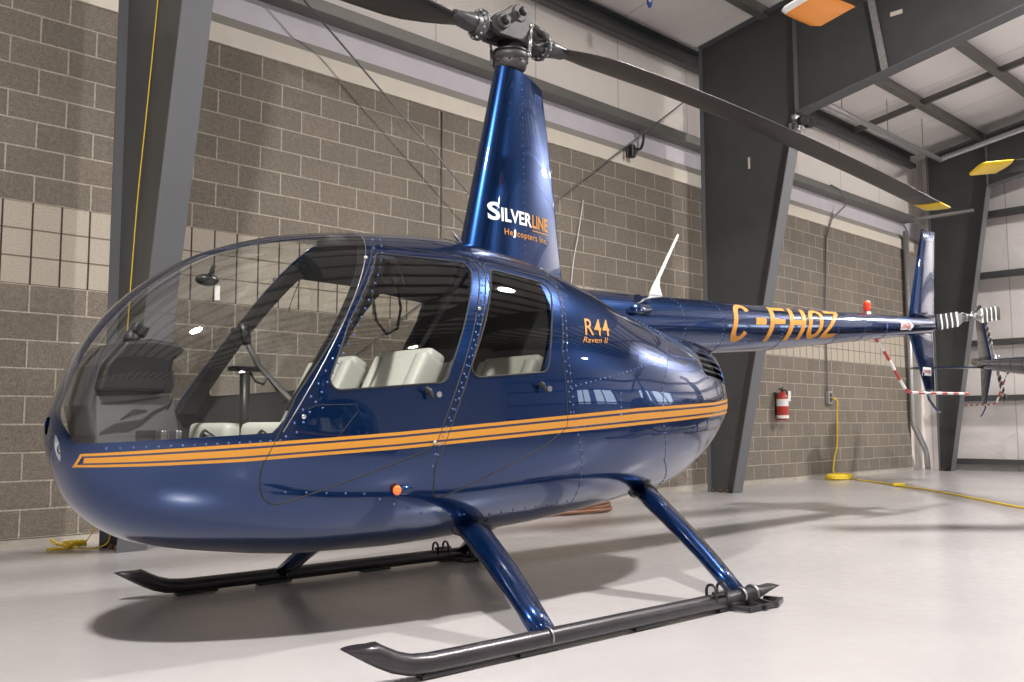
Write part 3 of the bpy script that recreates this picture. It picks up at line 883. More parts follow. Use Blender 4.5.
rings=[[(r,h-.0,-a*w) for a,h in foil(-.065,.068,.12,7)] for r,w in zip(rs,[.35,.6,1]+[1]*20)]
b.loft(rings,slots=sl,smooth=False); tb=b.build('tail_rotor_blade',[M['white'],M['black'],M['steel']],tr)
tb2=tb.copy(); C.objects.link(tb2); tb2.parent=tr; tb2.rotation_euler=(0,PI,0)
# guard tube with red and white bands
G=[(4.02,0,1.60),(4.14,0,1.56),(4.34,0,1.40),(4.50,0,1.25),(4.62,0,1.155),(4.72,0,1.142),(5.0,0,1.145),(5.45,0,1.15),(5.92,0,1.155)]
def resample(P,step):
    P=[Vector(p) for p in P]; out=[P[0]]; acc=0
    for a,b in zip(P,P[1:]):
        L=(b-a).length; d=step-acc
        while d<=L: out.append(a.lerp(b,d/L)); d+=step
        acc=L-(d-step)
    return out
gp=resample(G,.03)
b=MB(); n=8; rings=[]
for i,p in enumerate(gp):
    d=(gp[min(i+1,len(gp)-1)]-gp[max(i-1,0)]).normalized(); u=Vector((0,1,0)); s=d.cross(u)
    rings.append([p+(u*math.cos(2*PI*k/n)+s*math.sin(2*PI*k/n))*.0135 for k in range(n)])
b.loft(rings,slots=[(i//4)%2 for i in range(len(rings)-1)]); b.build('tail_rotor_guard',[M['redp'],M['white']],HEL)

# ------------------------------------------------------------------ landing gear
SKY={-1:-1.10,1:1.01}
def leg(x0,x1,sg,name='skid_leg'):
    """streamlined leg from hull (x0) to skid (x1)"""
    a=Vector((x0,sg*.40,.44 if x0<0 else .52)); c=Vector((x1,SKY[sg],.055))
    rings=[]
    for i in range(7):
        t=i/6; p=a.lerp(c,t)+Vector((0,0,.02*math.sin(PI*t)))
        ch=.172-.052*t
        ax=(c-a).normalized(); fw=Vector((1,0,0)); fw=(fw-ax*fw.dot(ax)).normalized(); th=ax.cross(fw)
        rings.append([p+fw*(u-.0)+th*v for u,v in foil(-ch*.5,ch*.5,.52,9)])
    return MB().loft(rings).build(name,M['blue'],HEL)
for x0,x1 in ((-.635,-.80),(.61,.49)):
    for sg in (-1,1):
        lg=leg(x0,x1,sg)
        A=Vector((x0,sg*.40,.44 if x0<0 else .52)); Cc=Vector((x1,SKY[sg],.055)); tt=0
        while tt<.6:
            p=A.lerp(Cc,tt)
            if abs(p.y)>side(F,p.x,p.z): break
            tt+=.005
        ax=(Cc-A).normalized(); fw=Vector((1,0,0)); fw=(fw-ax*fw.dot(ax)).normalized(); th=ax.cross(fw)
        ch=.172-.052*tt; rings=[]
        for kk,sc in ((-.012,1.10),(.0,1.22),(.012,1.22),(.022,1.10)):
            p=A.lerp(Cc,tt)+ax*kk+Vector((0,0,.02*math.sin(PI*tt)))
            rings.append([p+fw*u*sc+th*v*sc for u,v in foil(-ch*.5,ch*.5,.52,12)])
        MB().loft(rings).build('leg_boot',M['black'],lg)
        for dx in ((-.01,.09) if x1>0 else (.0,)):
            MB().tube([(x1+dx,SKY[sg]+.040*math.cos(R(a)),.052+.040*math.sin(R(a))) for a in range(-20,201,20)],.006 if x1>0 else .004,6).build('skid_clamp',M['steel'],lg)
for sg in (-1,1):
    P=[(-1.645,.142),(-1.605,.124),(-1.565,.102),(-1.51,.076),(-1.45,.058),(-1.37,.050),(-1.2,.049),(-.9,.049),(-.4,.049),(0,.049),(.35,.049),(.56,.049)]
    b=MB(); b.tube([(x,SKY[sg],z) for x,z in P],.037,16,cap=True)
    b.bm.verts.ensure_lookup_table()
    for v in b.bm.verts[:16]:
        dz=.150-v.co.z; v.co.z=.150; v.co.x-=dz*1.45
    # flattened, slanting tail end
    n=16
    b.loft([[ (x,SKY[sg]+.037*w*math.cos(2*PI*k/n),zc+.037*h*math.sin(2*PI*k/n)) for k in range(n)] for x,w,h,zc in ((.555,1,1,.049),(.62,1.05,.8,.055),(.70,1.1,.4,.066),(.76,1.1,.12,.075))])
    skd=b.build('skid_tube',M['skid'],HEL)
    for x,l in ((-1.30,.22),(-.86,.20),(-.2,.2),(.44,.3)): MB().box((x,SKY[sg],.013),(l,.05,.018),bev=.006).build('wear_shoe',M['black'],skd)
    # ground-wheel bracket
    b=MB()
    for x in (.25,.33): b.tube([(x,SKY[sg]-.03,.05)]+[(x,SKY[sg]-.005-.027*math.cos(R(a)),.105+.027*math.sin(R(a))) for a in range(0,181,20)]+[(x,SKY[sg]+.022,.07)],.007,8)
    b.tube([(.23,SKY[sg]-.03,.098),(.35,SKY[sg]-.03,.098)],.008,8); b.build('wheel_lug',M['black'],skd)
    b=MB()
    y0=SKY[sg]-.03 ; o=-.10
    def bar3(p,q,w=.022): b.box(((p[0]+q[0])/2,(p[1]+q[1])/2,.016),((Vector(q)-Vector(p)).length+w,w,.022),rot=(math.atan2(q[1]-p[1],q[0]-p[0]),'Z'),bev=.003)
    c=[(.37,y0+.03),(.40,y0+o+.02),(.60,y0+o+.01),(.72,y0+o+.06),(.70,y0+.03)]
    for p,q in zip(c,c[1:]): bar3(p,q)
    bar3((.52,y0+.02),(.50,y0+o)); bar3((.62,y0+.02),(.58,y0+o+.01)); b.build('rear_wheel_plate',M['skid'],skd)
EXPO=0.4
SPREAD=180
LAMPS_=[(-1.25,-6.7,790),(7.4,-6.3,540),(16.0,-6.3,560),(-1.25,-14.5,110),(7.4,-14.5,160),(16,-14.5,180)]
# ------------------------------------------------------------------ hangar
XL,XR,YN=-9.0,18.3,-24.0
CO=.2032
def block_mat():
    m,nt,out=new_mat('splitface_block')
    N=nt.nodes.new; Lk=nt.links.new
    b=N('ShaderNodeBsdfPrincipled'); b.inputs['Roughness'].default_value=.92; b.inputs['Specular IOR Level'].default_value=.2
    tc=N('ShaderNodeTexCoord'); sp=N('ShaderNodeSeparateXYZ'); Lk(tc.outputs['Object'],sp.inputs[0])
    u=N('ShaderNodeMath'); u.operation='ADD'; u.inputs[1].default_value=-.11+CO+CO*200; Lk(sp.outputs['X'],u.inputs[0])
    v=N('ShaderNodeMath'); v.operation='ADD'; v.inputs[1].default_value=-.07+CO*200; Lk(sp.outputs['Z'],v.inputs[0])
    cb=N('ShaderNodeCombineXYZ'); Lk(u.outputs[0],cb.inputs[0]); Lk(v.outputs[0],cb.inputs[1])
    br_=N('ShaderNodeTexBrick'); Lk(cb.outputs[0],br_.inputs['Vector'])
    br_.offset=.5; br_.offset_frequency=2
    for k,val in (('Scale',1),('Mortar Size',.0075),('Mortar Smooth',.25),('Bias',0),('Brick Width',CO*2),('Row Height',CO)): br_.inputs[k].default_value=val
    br_.inputs['Color1'].default_value=(.245,.212,.174,1); br_.inputs['Color2'].default_value=(.208,.183,.151,1); br_.inputs['Mortar'].default_value=(.50,.45,.375,1)
    n=N('ShaderNodeTexNoise'); n.inputs['Scale'].default_value=26; n.inputs['Detail'].default_value=6; n.inputs['Roughness'].default_value=.7; Lk(tc.outputs['Object'],n.inputs['Vector'])
    n2=N('ShaderNodeTexNoise'); n2.inputs['Scale'].default_value=1.3; n2.inputs['Detail'].default_value=3; Lk(tc.outputs['Object'],n2.inputs['Vector'])
    n3=N('ShaderNodeTexNoise'); n3.inputs['Scale'].default_value=90; n3.inputs['Detail'].default_value=4; Lk(tc.outputs['Object'],n3.inputs['Vector'])
    mr=N('ShaderNodeMapRange'); mr.inputs[1].default_value=.3; mr.inputs[2].default_value=.7; mr.inputs[3].default_value=.72; mr.inputs[4].default_value=1.28; Lk(n3.outputs[0],mr.inputs[0])
    mr2=N('ShaderNodeMapRange'); mr2.inputs[1].default_value=.3; mr2.inputs[2].default_value=.7; mr2.inputs[3].default_value=.9; mr2.inputs[4].default_value=1.1; Lk(n2.outputs[0],mr2.inputs[0])
    mr3=N('ShaderNodeMapRange'); mr3.inputs[1].default_value=.3; mr3.inputs[2].default_value=.7; mr3.inputs[3].default_value=.80; mr3.inputs[4].default_value=1.20; Lk(n.outputs[0],mr3.inputs[0])
    mq=N('ShaderNodeMath'); mq.operation='MULTIPLY'; Lk(mr3.outputs[0],mq.inputs[0]); Lk(mr2.outputs[0],mq.inputs[1])
    mm=N('ShaderNodeMath'); mm.operation='MULTIPLY'; Lk(mr.outputs[0],mm.inputs[0]); Lk(mq.outputs[0],mm.inputs[1])
    mx=N('ShaderNodeMix'); mx.data_type='RGBA'; mx.blend_type='MULTIPLY'; mx.inputs[0].default_value=1; Lk(br_.outputs['Color'],mx.inputs[6]); Lk(mm.outputs[0],mx.inputs[7]); Lk(mx.outputs[2],b.inputs['Base Color'])
    # relief: rough split face standing proud of the joints
    inv=N('ShaderNodeMath'); inv.operation='MULTIPLY_ADD'; inv.inputs[1].default_value=-1.0; inv.inputs[2].default_value=1; Lk(br_.outputs['Fac'],inv.inputs[0])
    rg=N('ShaderNodeMath'); rg.operation='MULTIPLY_ADD'; rg.inputs[1].default_value=.9; Lk(n.outputs[0],rg.inputs[0]); Lk(inv.outputs[0],rg.inputs[2])
    bp=N('ShaderNodeBump'); bp.inputs['Strength'].default_value=1; bp.inputs['Distance'].default_value=.026; Lk(rg.outputs[0],bp.inputs['Height']); Lk(bp.outputs[0],b.inputs['Normal'])
    Lk(b.outputs[0],out.inputs[0]); return m
def band_mat():
    m,nt,out=new_mat('pale_square_block')
    N=nt.nodes.new; Lk=nt.links.new
    b=N('ShaderNodeBsdfPrincipled'); b.inputs['Roughness'].default_value=.92; b.inputs['Specular IOR Level'].default_value=.2
    tc=N('ShaderNodeTexCoord'); sp=N('ShaderNodeSeparateXYZ'); Lk(tc.outputs['Object'],sp.inputs[0])
    def joint(sock,off,half):
        a=N('ShaderNodeMath'); a.operation='ADD'; a.inputs[1].default_value=off+CO*200; Lk(sock,a.inputs[0])
        w=N('ShaderNodeMath'); w.operation='PINGPONG'; w.inputs[1].default_value=CO/2; Lk(a.outputs[0],w.inputs[0])
        r=N('ShaderNodeMapRange'); r.inputs[1].default_value=half*.6; r.inputs[2].default_value=half*1.5; r.inputs[3].default_value=1; r.inputs[4].default_value=0; Lk(w.outputs[0],r.inputs[0]); return r
    jx=joint(sp.outputs['X'],-.11,.0055); jz=joint(sp.outputs['Z'],-.07,.0045)
    n=N('ShaderNodeTexNoise'); n.inputs['Scale'].default_value=26; n.inputs['Detail'].default_value=6; n.inputs['Roughness'].default_value=.7; Lk(tc.outputs['Object'],n.inputs['Vector'])
    n3=N('ShaderNodeTexNoise'); n3.inputs['Scale'].default_value=80; n3.inputs['Detail'].default_value=4; Lk(tc.outputs['Object'],n3.inputs['Vector'])
    mr=N('ShaderNodeMapRange'); mr.inputs[1].default_value=.3; mr.inputs[2].default_value=.7; mr.inputs[3].default_value=.84; mr.inputs[4].default_value=1.12; Lk(n3.outputs[0],mr.inputs[0])
    c0=N('ShaderNodeMix'); c0.data_type='RGBA'; c0.blend_type='MULTIPLY'; c0.inputs[0].default_value=1; c0.inputs[6].default_value=(.47,.42,.35,1); Lk(mr.outputs[0],c0.inputs[7])
    c1=N('ShaderNodeMix'); c1.data_type='RGBA'; c1.inputs[7].default_value=(.23,.19,.145,1); Lk(jz.outputs[0],c1.inputs[0]); Lk(c0.outputs[2],c1.inputs[6])
    c2=N('ShaderNodeMix'); c2.data_type='RGBA'; c2.inputs[7].default_value=(.055,.04,.035,1); Lk(jx.outputs[0],c2.inputs[0]); Lk(c1.outputs[2],c2.inputs[6])
    Lk(c2.outputs[2],b.inputs['Base Color'])
    mxj=N('ShaderNodeMath'); mxj.operation='MAXIMUM'; Lk(jx.outputs[0],mxj.inputs[0]); Lk(jz.outputs[0],mxj.inputs[1])
    rg=N('ShaderNodeMath'); rg.operation='MULTIPLY_ADD'; rg.inputs[1].default_value=.6; Lk(n.outputs[0],rg.inputs[0])
    inv=N('ShaderNodeMath'); inv.operation='SUBTRACT'; inv.inputs[0].default_value=1; Lk(mxj.outputs[0],inv.inputs[1]); Lk(inv.outputs[0],rg.inputs[2])
    bp=N('ShaderNodeBump'); bp.inputs['Strength'].default_value=.7; bp.inputs['Distance'].default_value=.015; Lk(rg.outputs[0],bp.inputs['Height']); Lk(bp.outputs[0],b.inputs['Normal'])
    Lk(b.outputs[0],out.inputs[0]); return m
def floor_mat():
    m,nt,out=new_mat('grey_epoxy_floor')
    N=nt.nodes.new; Lk=nt.links.new
    b=N('ShaderNodeBsdfPrincipled'); b.inputs['Roughness'].default_value=.22; b.inputs['Specular IOR Level'].default_value=.5
    tc=N('ShaderNodeTexCoord')
    n=N('ShaderNodeTexNoise'); n.inputs['Scale'].default_value=.9; n.inputs['Detail'].default_value=5; Lk(tc.outputs['Object'],n.inputs['Vector'])
    cr=N('ShaderNodeValToRGB'); e=cr.color_ramp.elements; e[0].position=.3; e[0].color=(.43,.415,.42,1); e[1].position=.7; e[1].color=(.49,.475,.48,1)
    Lk(n.outputs[0],cr.inputs[0]); Lk(cr.outputs[0],b.inputs['Base Color'])
    n2=N('ShaderNodeTexNoise'); n2.inputs['Scale'].default_value=14; n2.inputs['Detail'].default_value=4; Lk(tc.outputs['Object'],n2.inputs['Vector'])
    mr=N('ShaderNodeMapRange'); mr.inputs[3].default_value=.14; mr.inputs[4].default_value=.30; Lk(n2.outputs[0],mr.inputs[0]); Lk(mr.outputs[0],b.inputs['Roughness'])
    n3=N('ShaderNodeTexNoise'); n3.inputs['Scale'].default_value=3; Lk(tc.outputs['Object'],n3.inputs['Vector'])
    bp=N('ShaderNodeBump'); bp.inputs['Strength'].default_value=.05; bp.inputs['Distance'].default_value=.004; Lk(n3.outputs[0],bp.inputs['Height']); Lk(bp.outputs[0],b.inputs['Normal'])
    Lk(b.outputs[0],out.inputs[0]); return m
def insul_mat(name,col,axis,period):
    m,nt,out=new_mat(name)
    N=nt.nodes.new; Lk=nt.links.new
    b=N('ShaderNodeBsdfPrincipled'); b.inputs['Roughness'].default_value=.6
    tc=N('ShaderNodeTexCoord'); sp=N('ShaderNodeSeparateXYZ'); Lk(tc.outputs['Object'],sp.inputs[0])
    w=N('ShaderNodeMath'); w.operation='PINGPONG'; w.inputs[1].default_value=period/2
    a=N('ShaderNodeMath'); a.operation='ADD'; a.inputs[1].default_value=100*period; Lk(sp.outputs[axis],a.inputs[0]); Lk(a.outputs[0],w.inputs[0])
    r=N('ShaderNodeMapRange'); r.inputs[1].default_value=.004; r.inputs[2].default_value=.012; r.inputs[3].default_value=1; r.inputs[4].default_value=0; Lk(w.outputs[0],r.inputs[0])
    mx=N('ShaderNodeMix'); mx.data_type='RGBA'; mx.inputs[6].default_value=(*col,1); mx.inputs[7].default_value=(*[c*.62 for c in col],1); Lk(r.outputs[0],mx.inputs[0]); Lk(mx.outputs[2],b.inputs['Base Color'])
    n=N('ShaderNodeTexNoise'); n.inputs['Scale'].default_value=2.2; n.inputs['Detail'].default_value=4; n.inputs['Distortion'].default_value=.6; Lk(tc.outputs['Object'],n.inputs['Vector'])
    bp=N('ShaderNodeBump'); bp.inputs['Strength'].default_value=.5; bp.inputs['Distance'].default_value=.05; Lk(n.outputs[0],bp.inputs['Height']); Lk(bp.outputs[0],b.inputs['Normal'])
    Lk(b.outputs[0],out.inputs[0]); return m
M['block']=block_mat(); M['bandb']=band_mat(); M['floor']=floor_mat()
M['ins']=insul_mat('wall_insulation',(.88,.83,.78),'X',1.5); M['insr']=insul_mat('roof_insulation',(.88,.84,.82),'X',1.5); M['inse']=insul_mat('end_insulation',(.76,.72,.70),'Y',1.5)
M['col']=pbr('column_grey',(.062,.064,.064),.5,0,0,noise=.08,nscale=4)
M['colface']=pbr('flange_grey',(.115,.12,.13),.5,0,0)
M['purl']=pbr('galvanised_purlin',(.17,.165,.15),.5,.3,noise=.1,nscale=3)
M['cream']=pbr('cream_flashing',(.68,.63,.54),.6,noise=.04,nscale=6)
M['lav']=pbr('lavender_panel',(.60,.57,.62),.5,0,0,noise=.05,nscale=4)
M['sill']=pbr('sill_grey',(.33,.31,.28),.6)
M['galv']=pbr('galvanised_pipe',(.42,.42,.42),.4,.6,noise=.15,nscale=30)
M['conduit']=pbr('conduit_grey',(.20,.20,.20),.45,.4)
M['concrete']=pbr('base_concrete',(.42,.385,.33),.85,noise=.12,nscale=7,bump=.3,bscale=60)
M['cordy']=pbr('yellow_cord',(.80,.58,.03),.5)
M['brown']=pbr('copper_hose',(.20,.085,.045),.45)
M['rust']=pbr('rusty_bolt',(.13,.06,.03),.8)
def struct(b,name,mat,bevel=0):
    o=b.build(name,mat,None,bevel=bevel); o['kind']='structure'; return o
b=MB(); b.box(((XL+XR)/2,YN/2+.2,-.1),(XR-XL+.6,-YN+1.0,.2)); struct(b,'floor',M['floor'])
# block wall (three tiers) with smooth base course
WX=17.32
b=MB()
b.box(((XL+WX)/2,.11,.035),(WX-XL,.20,.07),slot=2)
b.box(((XL+WX)/2,.10,(.07+.07+9*CO)/2),(WX-XL,.20,9*CO),slot=0)
b.box(((XL+WX)/2,.10,.07+10.5*CO),(WX-XL,.20,3*CO),slot=1)
b.box(((XL+WX)/2,.10,.07+16*CO),(WX-XL,.20,8*CO),slot=0)
struct(b,'wall_back',[M['block'],M['bandb'],M['concrete']])
ZW_=.07+20*CO
b=MB(); b.box(((XL+XR)/2,.06,ZW_+.085),(XR-XL,.16,.17)); b.build('trim_1',M['cream'])['kind']='structure'
b=MB(); b.prism([(XL,-.02,ZW_+.17),(XL,.10,ZW_+.17),(XL,.10,ZW_+.30),(XL,.035,ZW_+.275)],(XR-XL,0,0)); b.build('trim_2',M['sill'])['kind']='structure'
b=MB(); b.box(((XL+XR)/2,.10,4.56),(XR-XL,.10,.36)); b.build('trim_3',M['lav'])['kind']='structure'
b=MB(); b.box(((XL+XR)/2,.10,5.45),(XR-XL,.08,1.5)); b.box((17.9,.18,2.1),(1.2,.08,4.3)); struct(b,'wall_upper',M['ins'])
def ry(y): return 6.05-.17*y
b=MB(); b.prism([(XL,.2,ry(.2)),(XL,YN-.2,ry(YN-.2)),(XL,YN-.2,ry(YN-.2)+.15),(XL,.2,ry(.2)+.15)],(XR-XL+.3,0,0)); struct(b,'ceiling',M['insr'])
b=MB(); b.box((XR+.1,(YN)/2,3.0+2.2),(.2,-YN+.6,10.4)); struct(b,'wall_right',M['inse'])
b=MB(); b.box((XL-.1,(YN)/2,5.2),(.2,-YN+.6,10.4)); struct(b,'wall_left',M['inse'])
b=MB(); b.box(((XL+XR)/2,YN-.1,5.2),(XR-XL,.2,10.4)); struct(b,'wall_front',M['ins'])
# tall daylight windows of the hangar doors, in the end wall nearer the camera
M['day']=pbr('daylight_pane',(.2,.25,.3),.2,emit=((.72,.84,1.0),5.0))
wn=0
for y0,y1,z0,z1 in ((-10.2,-11.4,2.2,3.6),(-11.7,-12.9,2.2,3.6),(-16.2,-17.6,2.2,3.6),(-18.0,-19.4,2.2,3.6)):
    wn+=1
    b=MB(); b.box((XR-.02,(y0+y1)/2,(z0+z1)/2),(.03,y0-y1,z1-z0)); w=b.build('window_%d'%wn,M['day']); w['kind']='structure'
    b=MB()
    for yy in (y0,y1,(y0+y1)/2): b.box((XR-.05,yy,(z0+z1)/2),(.06,.06,z1-z0+.06))
    for zz in (z0,z1): b.box((XR-.05,(y0+y1)/2,zz),(.06,y0-y1+.06,.06))
    b.build('window_frame',M['col'],w)

# girts
def zgirt_x(y,z,x0,x1,depth=.20,lip=.07):
    b=MB(); b.box(((x0+x1)/2,y-depth/2,z),(x1-x0,depth,.006)); b.box(((x0+x1)/2,y-depth,z+lip/2),(x1-x0,.006,lip)); b.box(((x0+x1)/2,y,z-lip/2),(x1-x0,.006,lip)); return b
b=zgirt_x(.055,4.665,XL,17.5,.20,.11); o=b.build('wall_girt',M['purl']); o['kind']='structure'
b=MB()
b.box(((XL+17.7)/2,-.03,5.875),(17.7-XL,.012,.25)); b.box(((XL+17.7)/2,-.08,5.75),(17.7-XL,.11,.01)); b.box(((XL+17.7)/2,-.08,6.0),(17.7-XL,.11,.01)); b.box(((XL+17.7)/2,-.14,5.79),(17.7-XL,.012,.07))
o=b.build('eave_strut',M['col']); o['kind']='structure'
# purlins
k=0
y=-1.25
while y>YN+.3:
    b=MB(); zt=ry(y)
    b.box(((XL+XR)/2,y,zt-.125),(XR-XL,.01,.23)); b.box(((XL+XR)/2,y-.06,zt-.24),(XR-XL,.12,.01)); b.box(((XL+XR)/2,y-.118,zt-.23),(XR-XL,.006,.022)); b.box(((XL+XR)/2,y+.045,zt-.012),(XR-XL,.09,.008))
    o=b.build('roof_purlin',M['purl']); o['kind']='structure'; y-=1.2
# sag straps between purlins
for x in (-1.2,6.4,15.25):
    b=MB(); b.prism([(x-.05,-.1,ry(-.1)-.17),(x-.05,YN,ry(YN)-.17),(x-.05,YN,ry(YN)-.08),(x-.05,-.1,ry(-.1)-.08)],(.012,0,0)); b.prism([(x-.05,-.1,ry(-.1)-.17),(x+.03,-.1,ry(-.1)-.17),(x+.03,-.1,ry(-.1)-.163),(x-.05,-.1,ry(-.1)-.163)],(0,YN,-.17*YN))
    o=b.build('sag_strap',M['purl']); o['kind']='structure'
# rigid frames: tapered column, haunch and rafter
def rigid(xf,zk,side_lbl,y0=-.36,sl=.215,base=-.73,wide=.21):
    yk=base-sl*zk
    web=[(y0,0),(base,0),(yk,zk)]
    yend=YN+.3
    rt=lambda y: ry(y)-.215
    rb=lambda y: zk+(-y+yk)*.19
    web+=[(yend,rb(yend)),(yend,rt(yend)),(y0,rt(y0))]
    b=MB()
    b.prism([(xf-.006,a,c) for a,c in web],(.012,0,0))
    o=b.build('steel_frame',M['col']); o['kind']='structure'
    b=MB(); b.box((xf,y0+.006,rt(y0)/2),(wide*.72,.014,rt(y0))); 
    # haunch stiffeners
    b.prism([(xf-.09,yk,zk),(xf-.09,yk-.012,zk),(xf-.09,yk-.012,rt(yk)),(xf-.09,yk,rt(yk))],(.18,0,0))
    b.prism([(xf-wide/2,y0,rt(y0)),(xf-wide/2,yend,rt(yend)),(xf-wide/2,yend,rt(yend)+.012),(xf-wide/2,y0,rt(y0)+.012)],(wide,0,0))
    b.prism([(xf-wide/2,base,0),(xf-wide/2,base-.014,0),(xf-wide/2,yk-.014,zk),(xf-wide/2,yk,zk)],(wide,0,0))
    b.prism([(xf-wide/2,yk,zk),(xf-wide/2,yk-.0,zk-.014),(xf-wide/2,yend,rb(yend)-.014),(xf-wide/2,yend,rb(yend))],(wide,0,0))
    b.build('frame_flange',M['colface'],o)
    b=MB(); b.prism([(xf-.05,yk-1.08,rb(yk-1.08)),(xf-.05,yk-1.16,rb(yk-1.08)),(xf-.05,yk-.95,rt(yk-.95)),(xf-.05,yk-.87,rt(yk-.95))],(-.012,0,0)); b.build('frame_stiffener',M['galv'],o)
    for dx in (-.06,.06):
        for dy in (y0-.05,base+.10,base+.2): MB().lathe([(.016,.0),(.016,.035),(.012,.04)],8,Matrix.Translation((xf+dx,dy,0))).build('anchor_bolt',M['rust'],o)
    return yk
yk1=rigid(2.65,4.67,'l'); yk2=rigid(10.285,4.67,'c'); yk3=rigid(17.72,5.15,'r',sl=.165,base=-.56); rigid(-5.0,4.67,'x')

# end wall girts and base channel
for z in (.12,1.28,2.30,3.55,4.68):
    b=MB(); b.box((XR-.10,YN/2,z),(.20,-YN-.6,.006)); b.box((XR-.20,YN/2,z+.05),(.006,-YN-.6,.10)); o=b.build('end_girt',M['col']); o['kind']='structure'
# gas pipe under the roof
b=MB(); b.tube([(x,-.88,5.60) for x in (10.5,13,16.95)],.045,12); b.tube([(16.95,-.88,5.60),(17.0,-.95,5.64),(17.0,-6,6.5),(17.0,-12,7.5)],.045,12)
for x in [XL+1+i*.0 for i in range(1)]: pass
o=b.build('gas_pipe',M['galv']); tag(o,'grey pipe running under the roof purlins and turning at the far corner','pipe')
for x in (13.2,14.8,16.2): 
    b=MB(); b.tube([(x,-.88,5.64),(x,-.88,6.19)],.006,6); b.build('pipe_hanger',M['conduit'],o)
# strut at the corner column
b=MB(); b.box((17.45,-.62,4.70),(.05,1.22,.05)); b.box((17.45,-.62,4.675),(.09,1.22,.006)); o=b.build('wall_strut',M['galv']); tag(o,'pale horizontal steel strut between block wall top and corner column','strut')
# downspout beside the end of the block wall
b=MB(); b.tube([(17.22,-.09,4.45),(17.22,-.09,.95),(17.24,-.09,.84),(17.60,-.13,.40),(17.64,-.14,.30),(17.66,-.14,.02)],.062,14,squash=(1,.8)); o=b.build('downspout',M['galv']); tag(o,'grey downspout pipe on the block wall end that bends toward the column base','pipe')
# wind bracing rods with turnbuckles
for P,lb in ((((2.78,-.25,5.70),(10.15,-.25,.38)),'thin dark bracing rod slanting down to the right behind the rotor mast'),(((10.18,-.27,5.27),(2.82,-.27,.12)),'thin dark bracing rod slanting from the middle column down to the left')):
    o=MB().tube(P,.009,8).build('bracing_rod',M['conduit']); tag(o,lb,'rod')
    a=Vector(P[0] if P[0][2]<P[1][2] else P[1]); c=Vector(P[1] if P[0][2]<P[1][2] else P[0]); d=(c-a).normalized()
    MB().tube([a+d*.35,a+d*.37,a+d*.60,a+d*.62],[.010,.02,.02,.010],8).build('turnbuckle',M['conduit'],o)
# conduit, box and cord on the far block wall
b=MB(); b.tube([(14.10,-.03,1.39),(14.13,-.03,2.6),(14.22,-.03,3.90)],.013,8); b.tube([(14.22,-.03,3.9),(14.40,-.05,4.25),(14.72,-.14,4.52),(14.74,-.15,4.66),(14.5,-.16,4.76),(14.2,-.16,4.78)],.014,8); o=b.build('wall_conduit',M['conduit']); tag(o,'thin grey conduit running up the far block wall above the power box','conduit')
b=MB(); b.box((14.13,-.035,1.29),(.11,.07,.21),bev=.008); o=b.build('power_box',M['galv']); tag(o,'small grey electrical box on the far block wall with a yellow cord plugged in','outlet')
b=MB(); b.box((14.13,-.074,1.33),(.05,.006,.06)); b.box((14.13,-.074,1.25),(.05,.006,.06)); b.build('receptacle',M['black'],o)
def smooth(P,n=6):
    P=[Vector(p) for p in P]; out=[]
    for i in range(len(P)-1):
        p0=P[max(i-1,0)];p1=P[i];p2=P[i+1];p3=P[min(i+2,len(P)-1)]
        for k in range(n):
            t=k/n; out.append(.5*((2*p1)+(p2-p0)*t+(2*p0-5*p1+4*p2-p3)*t*t+(3*p1-p0-3*p2+p3)*t**3))
    out.append(P[-1]); return out
b=MB(); P=smooth([(14.17,-.085,1.28),(14.28,-.10,1.24),(14.35,-.06,1.05),(14.35,-.05,.7),(14.32,-.05,.5),(14.20,-.06,.3),(14.12,-.08,.10),(14.10,-.14,.035)]); b.tube(P,.014,8)
cp=[]
for i in range(130):
    a=i*2*PI/17; r=.18+.08*math.sin(i*.37); cp.append((13.83+ .03*math.sin(i*.9)+r*1.75*math.cos(a)*.9,-.38+r*.75*math.sin(a),.016+.0005*i+.006*math.sin(i*1.3)))
b.tube(cp,.013,6)
P=smooth([(13.75,-.62,.016),(13.3,-1.2,.014),(12.85,-1.7,.014),(12.1,-2.5,.014),(11.2,-3.3,.014),(10.3,-4.1,.014),(9.6,-4.9,.014),(9.2,-5.6,.014)]); b.tube(P,.011,6)
b.box((12.85,-1.68,.03),(.16,.05,.04),rot=(R(-48),'Z'),bev=.01)
o=b.build('extension_cord',M['cordy']); tag(o,'yellow extension cord coiled at the foot of the far wall and trailing across the floor','cord')
# fire extinguisher
fe=empty('fire_extinguisher',(12.53,-.12,.92)); tag(fe,'red fire extinguisher hung on the block wall right of the middle column','fire extinguisher')
b=MB(); b.lathe([(.05,0),(.082,.008),(.088,.03),(.088,.33),(.075,.375),(.045,.405),(.03,.415),(.028,.43)],24); b.build('cylinder',M['redp'],fe)
b=MB(); b.lathe([(.0888,.21),(.0888,.315)],24,cap=False); b.lathe([(.0888,.03),(.0888,.075)],24,cap=False); b.build('label_band',M['white'],fe)
b=MB(); b.lathe([(.024,.43),(.024,.455),(.018,.47)],12); b.box((-.03,0,.475),(.13,.022,.014),rot=(R(-14),'Y')); b.box((-.025,0,.452),(.11,.02,.012),rot=(R(8),'Y')); b.tube([(.02,0,.45),(.08,-.02,.45),(.105,-.03,.38),(.105,-.03,.22)],.011,8); b.build('valve',M['black'],fe)
b=MB(); b.box((.05,-.09,.36),(.075,.004,.15),rot=(R(8),'Y')); b.build('inspection_tag',M['white'],fe)
b=MB(); b.box((0,.105,.25),(.05,.02,.34)); b.box((0,.095,.40),(.12,.02,.03)); b.build('wall_bracket',M['darkmetal'],fe)
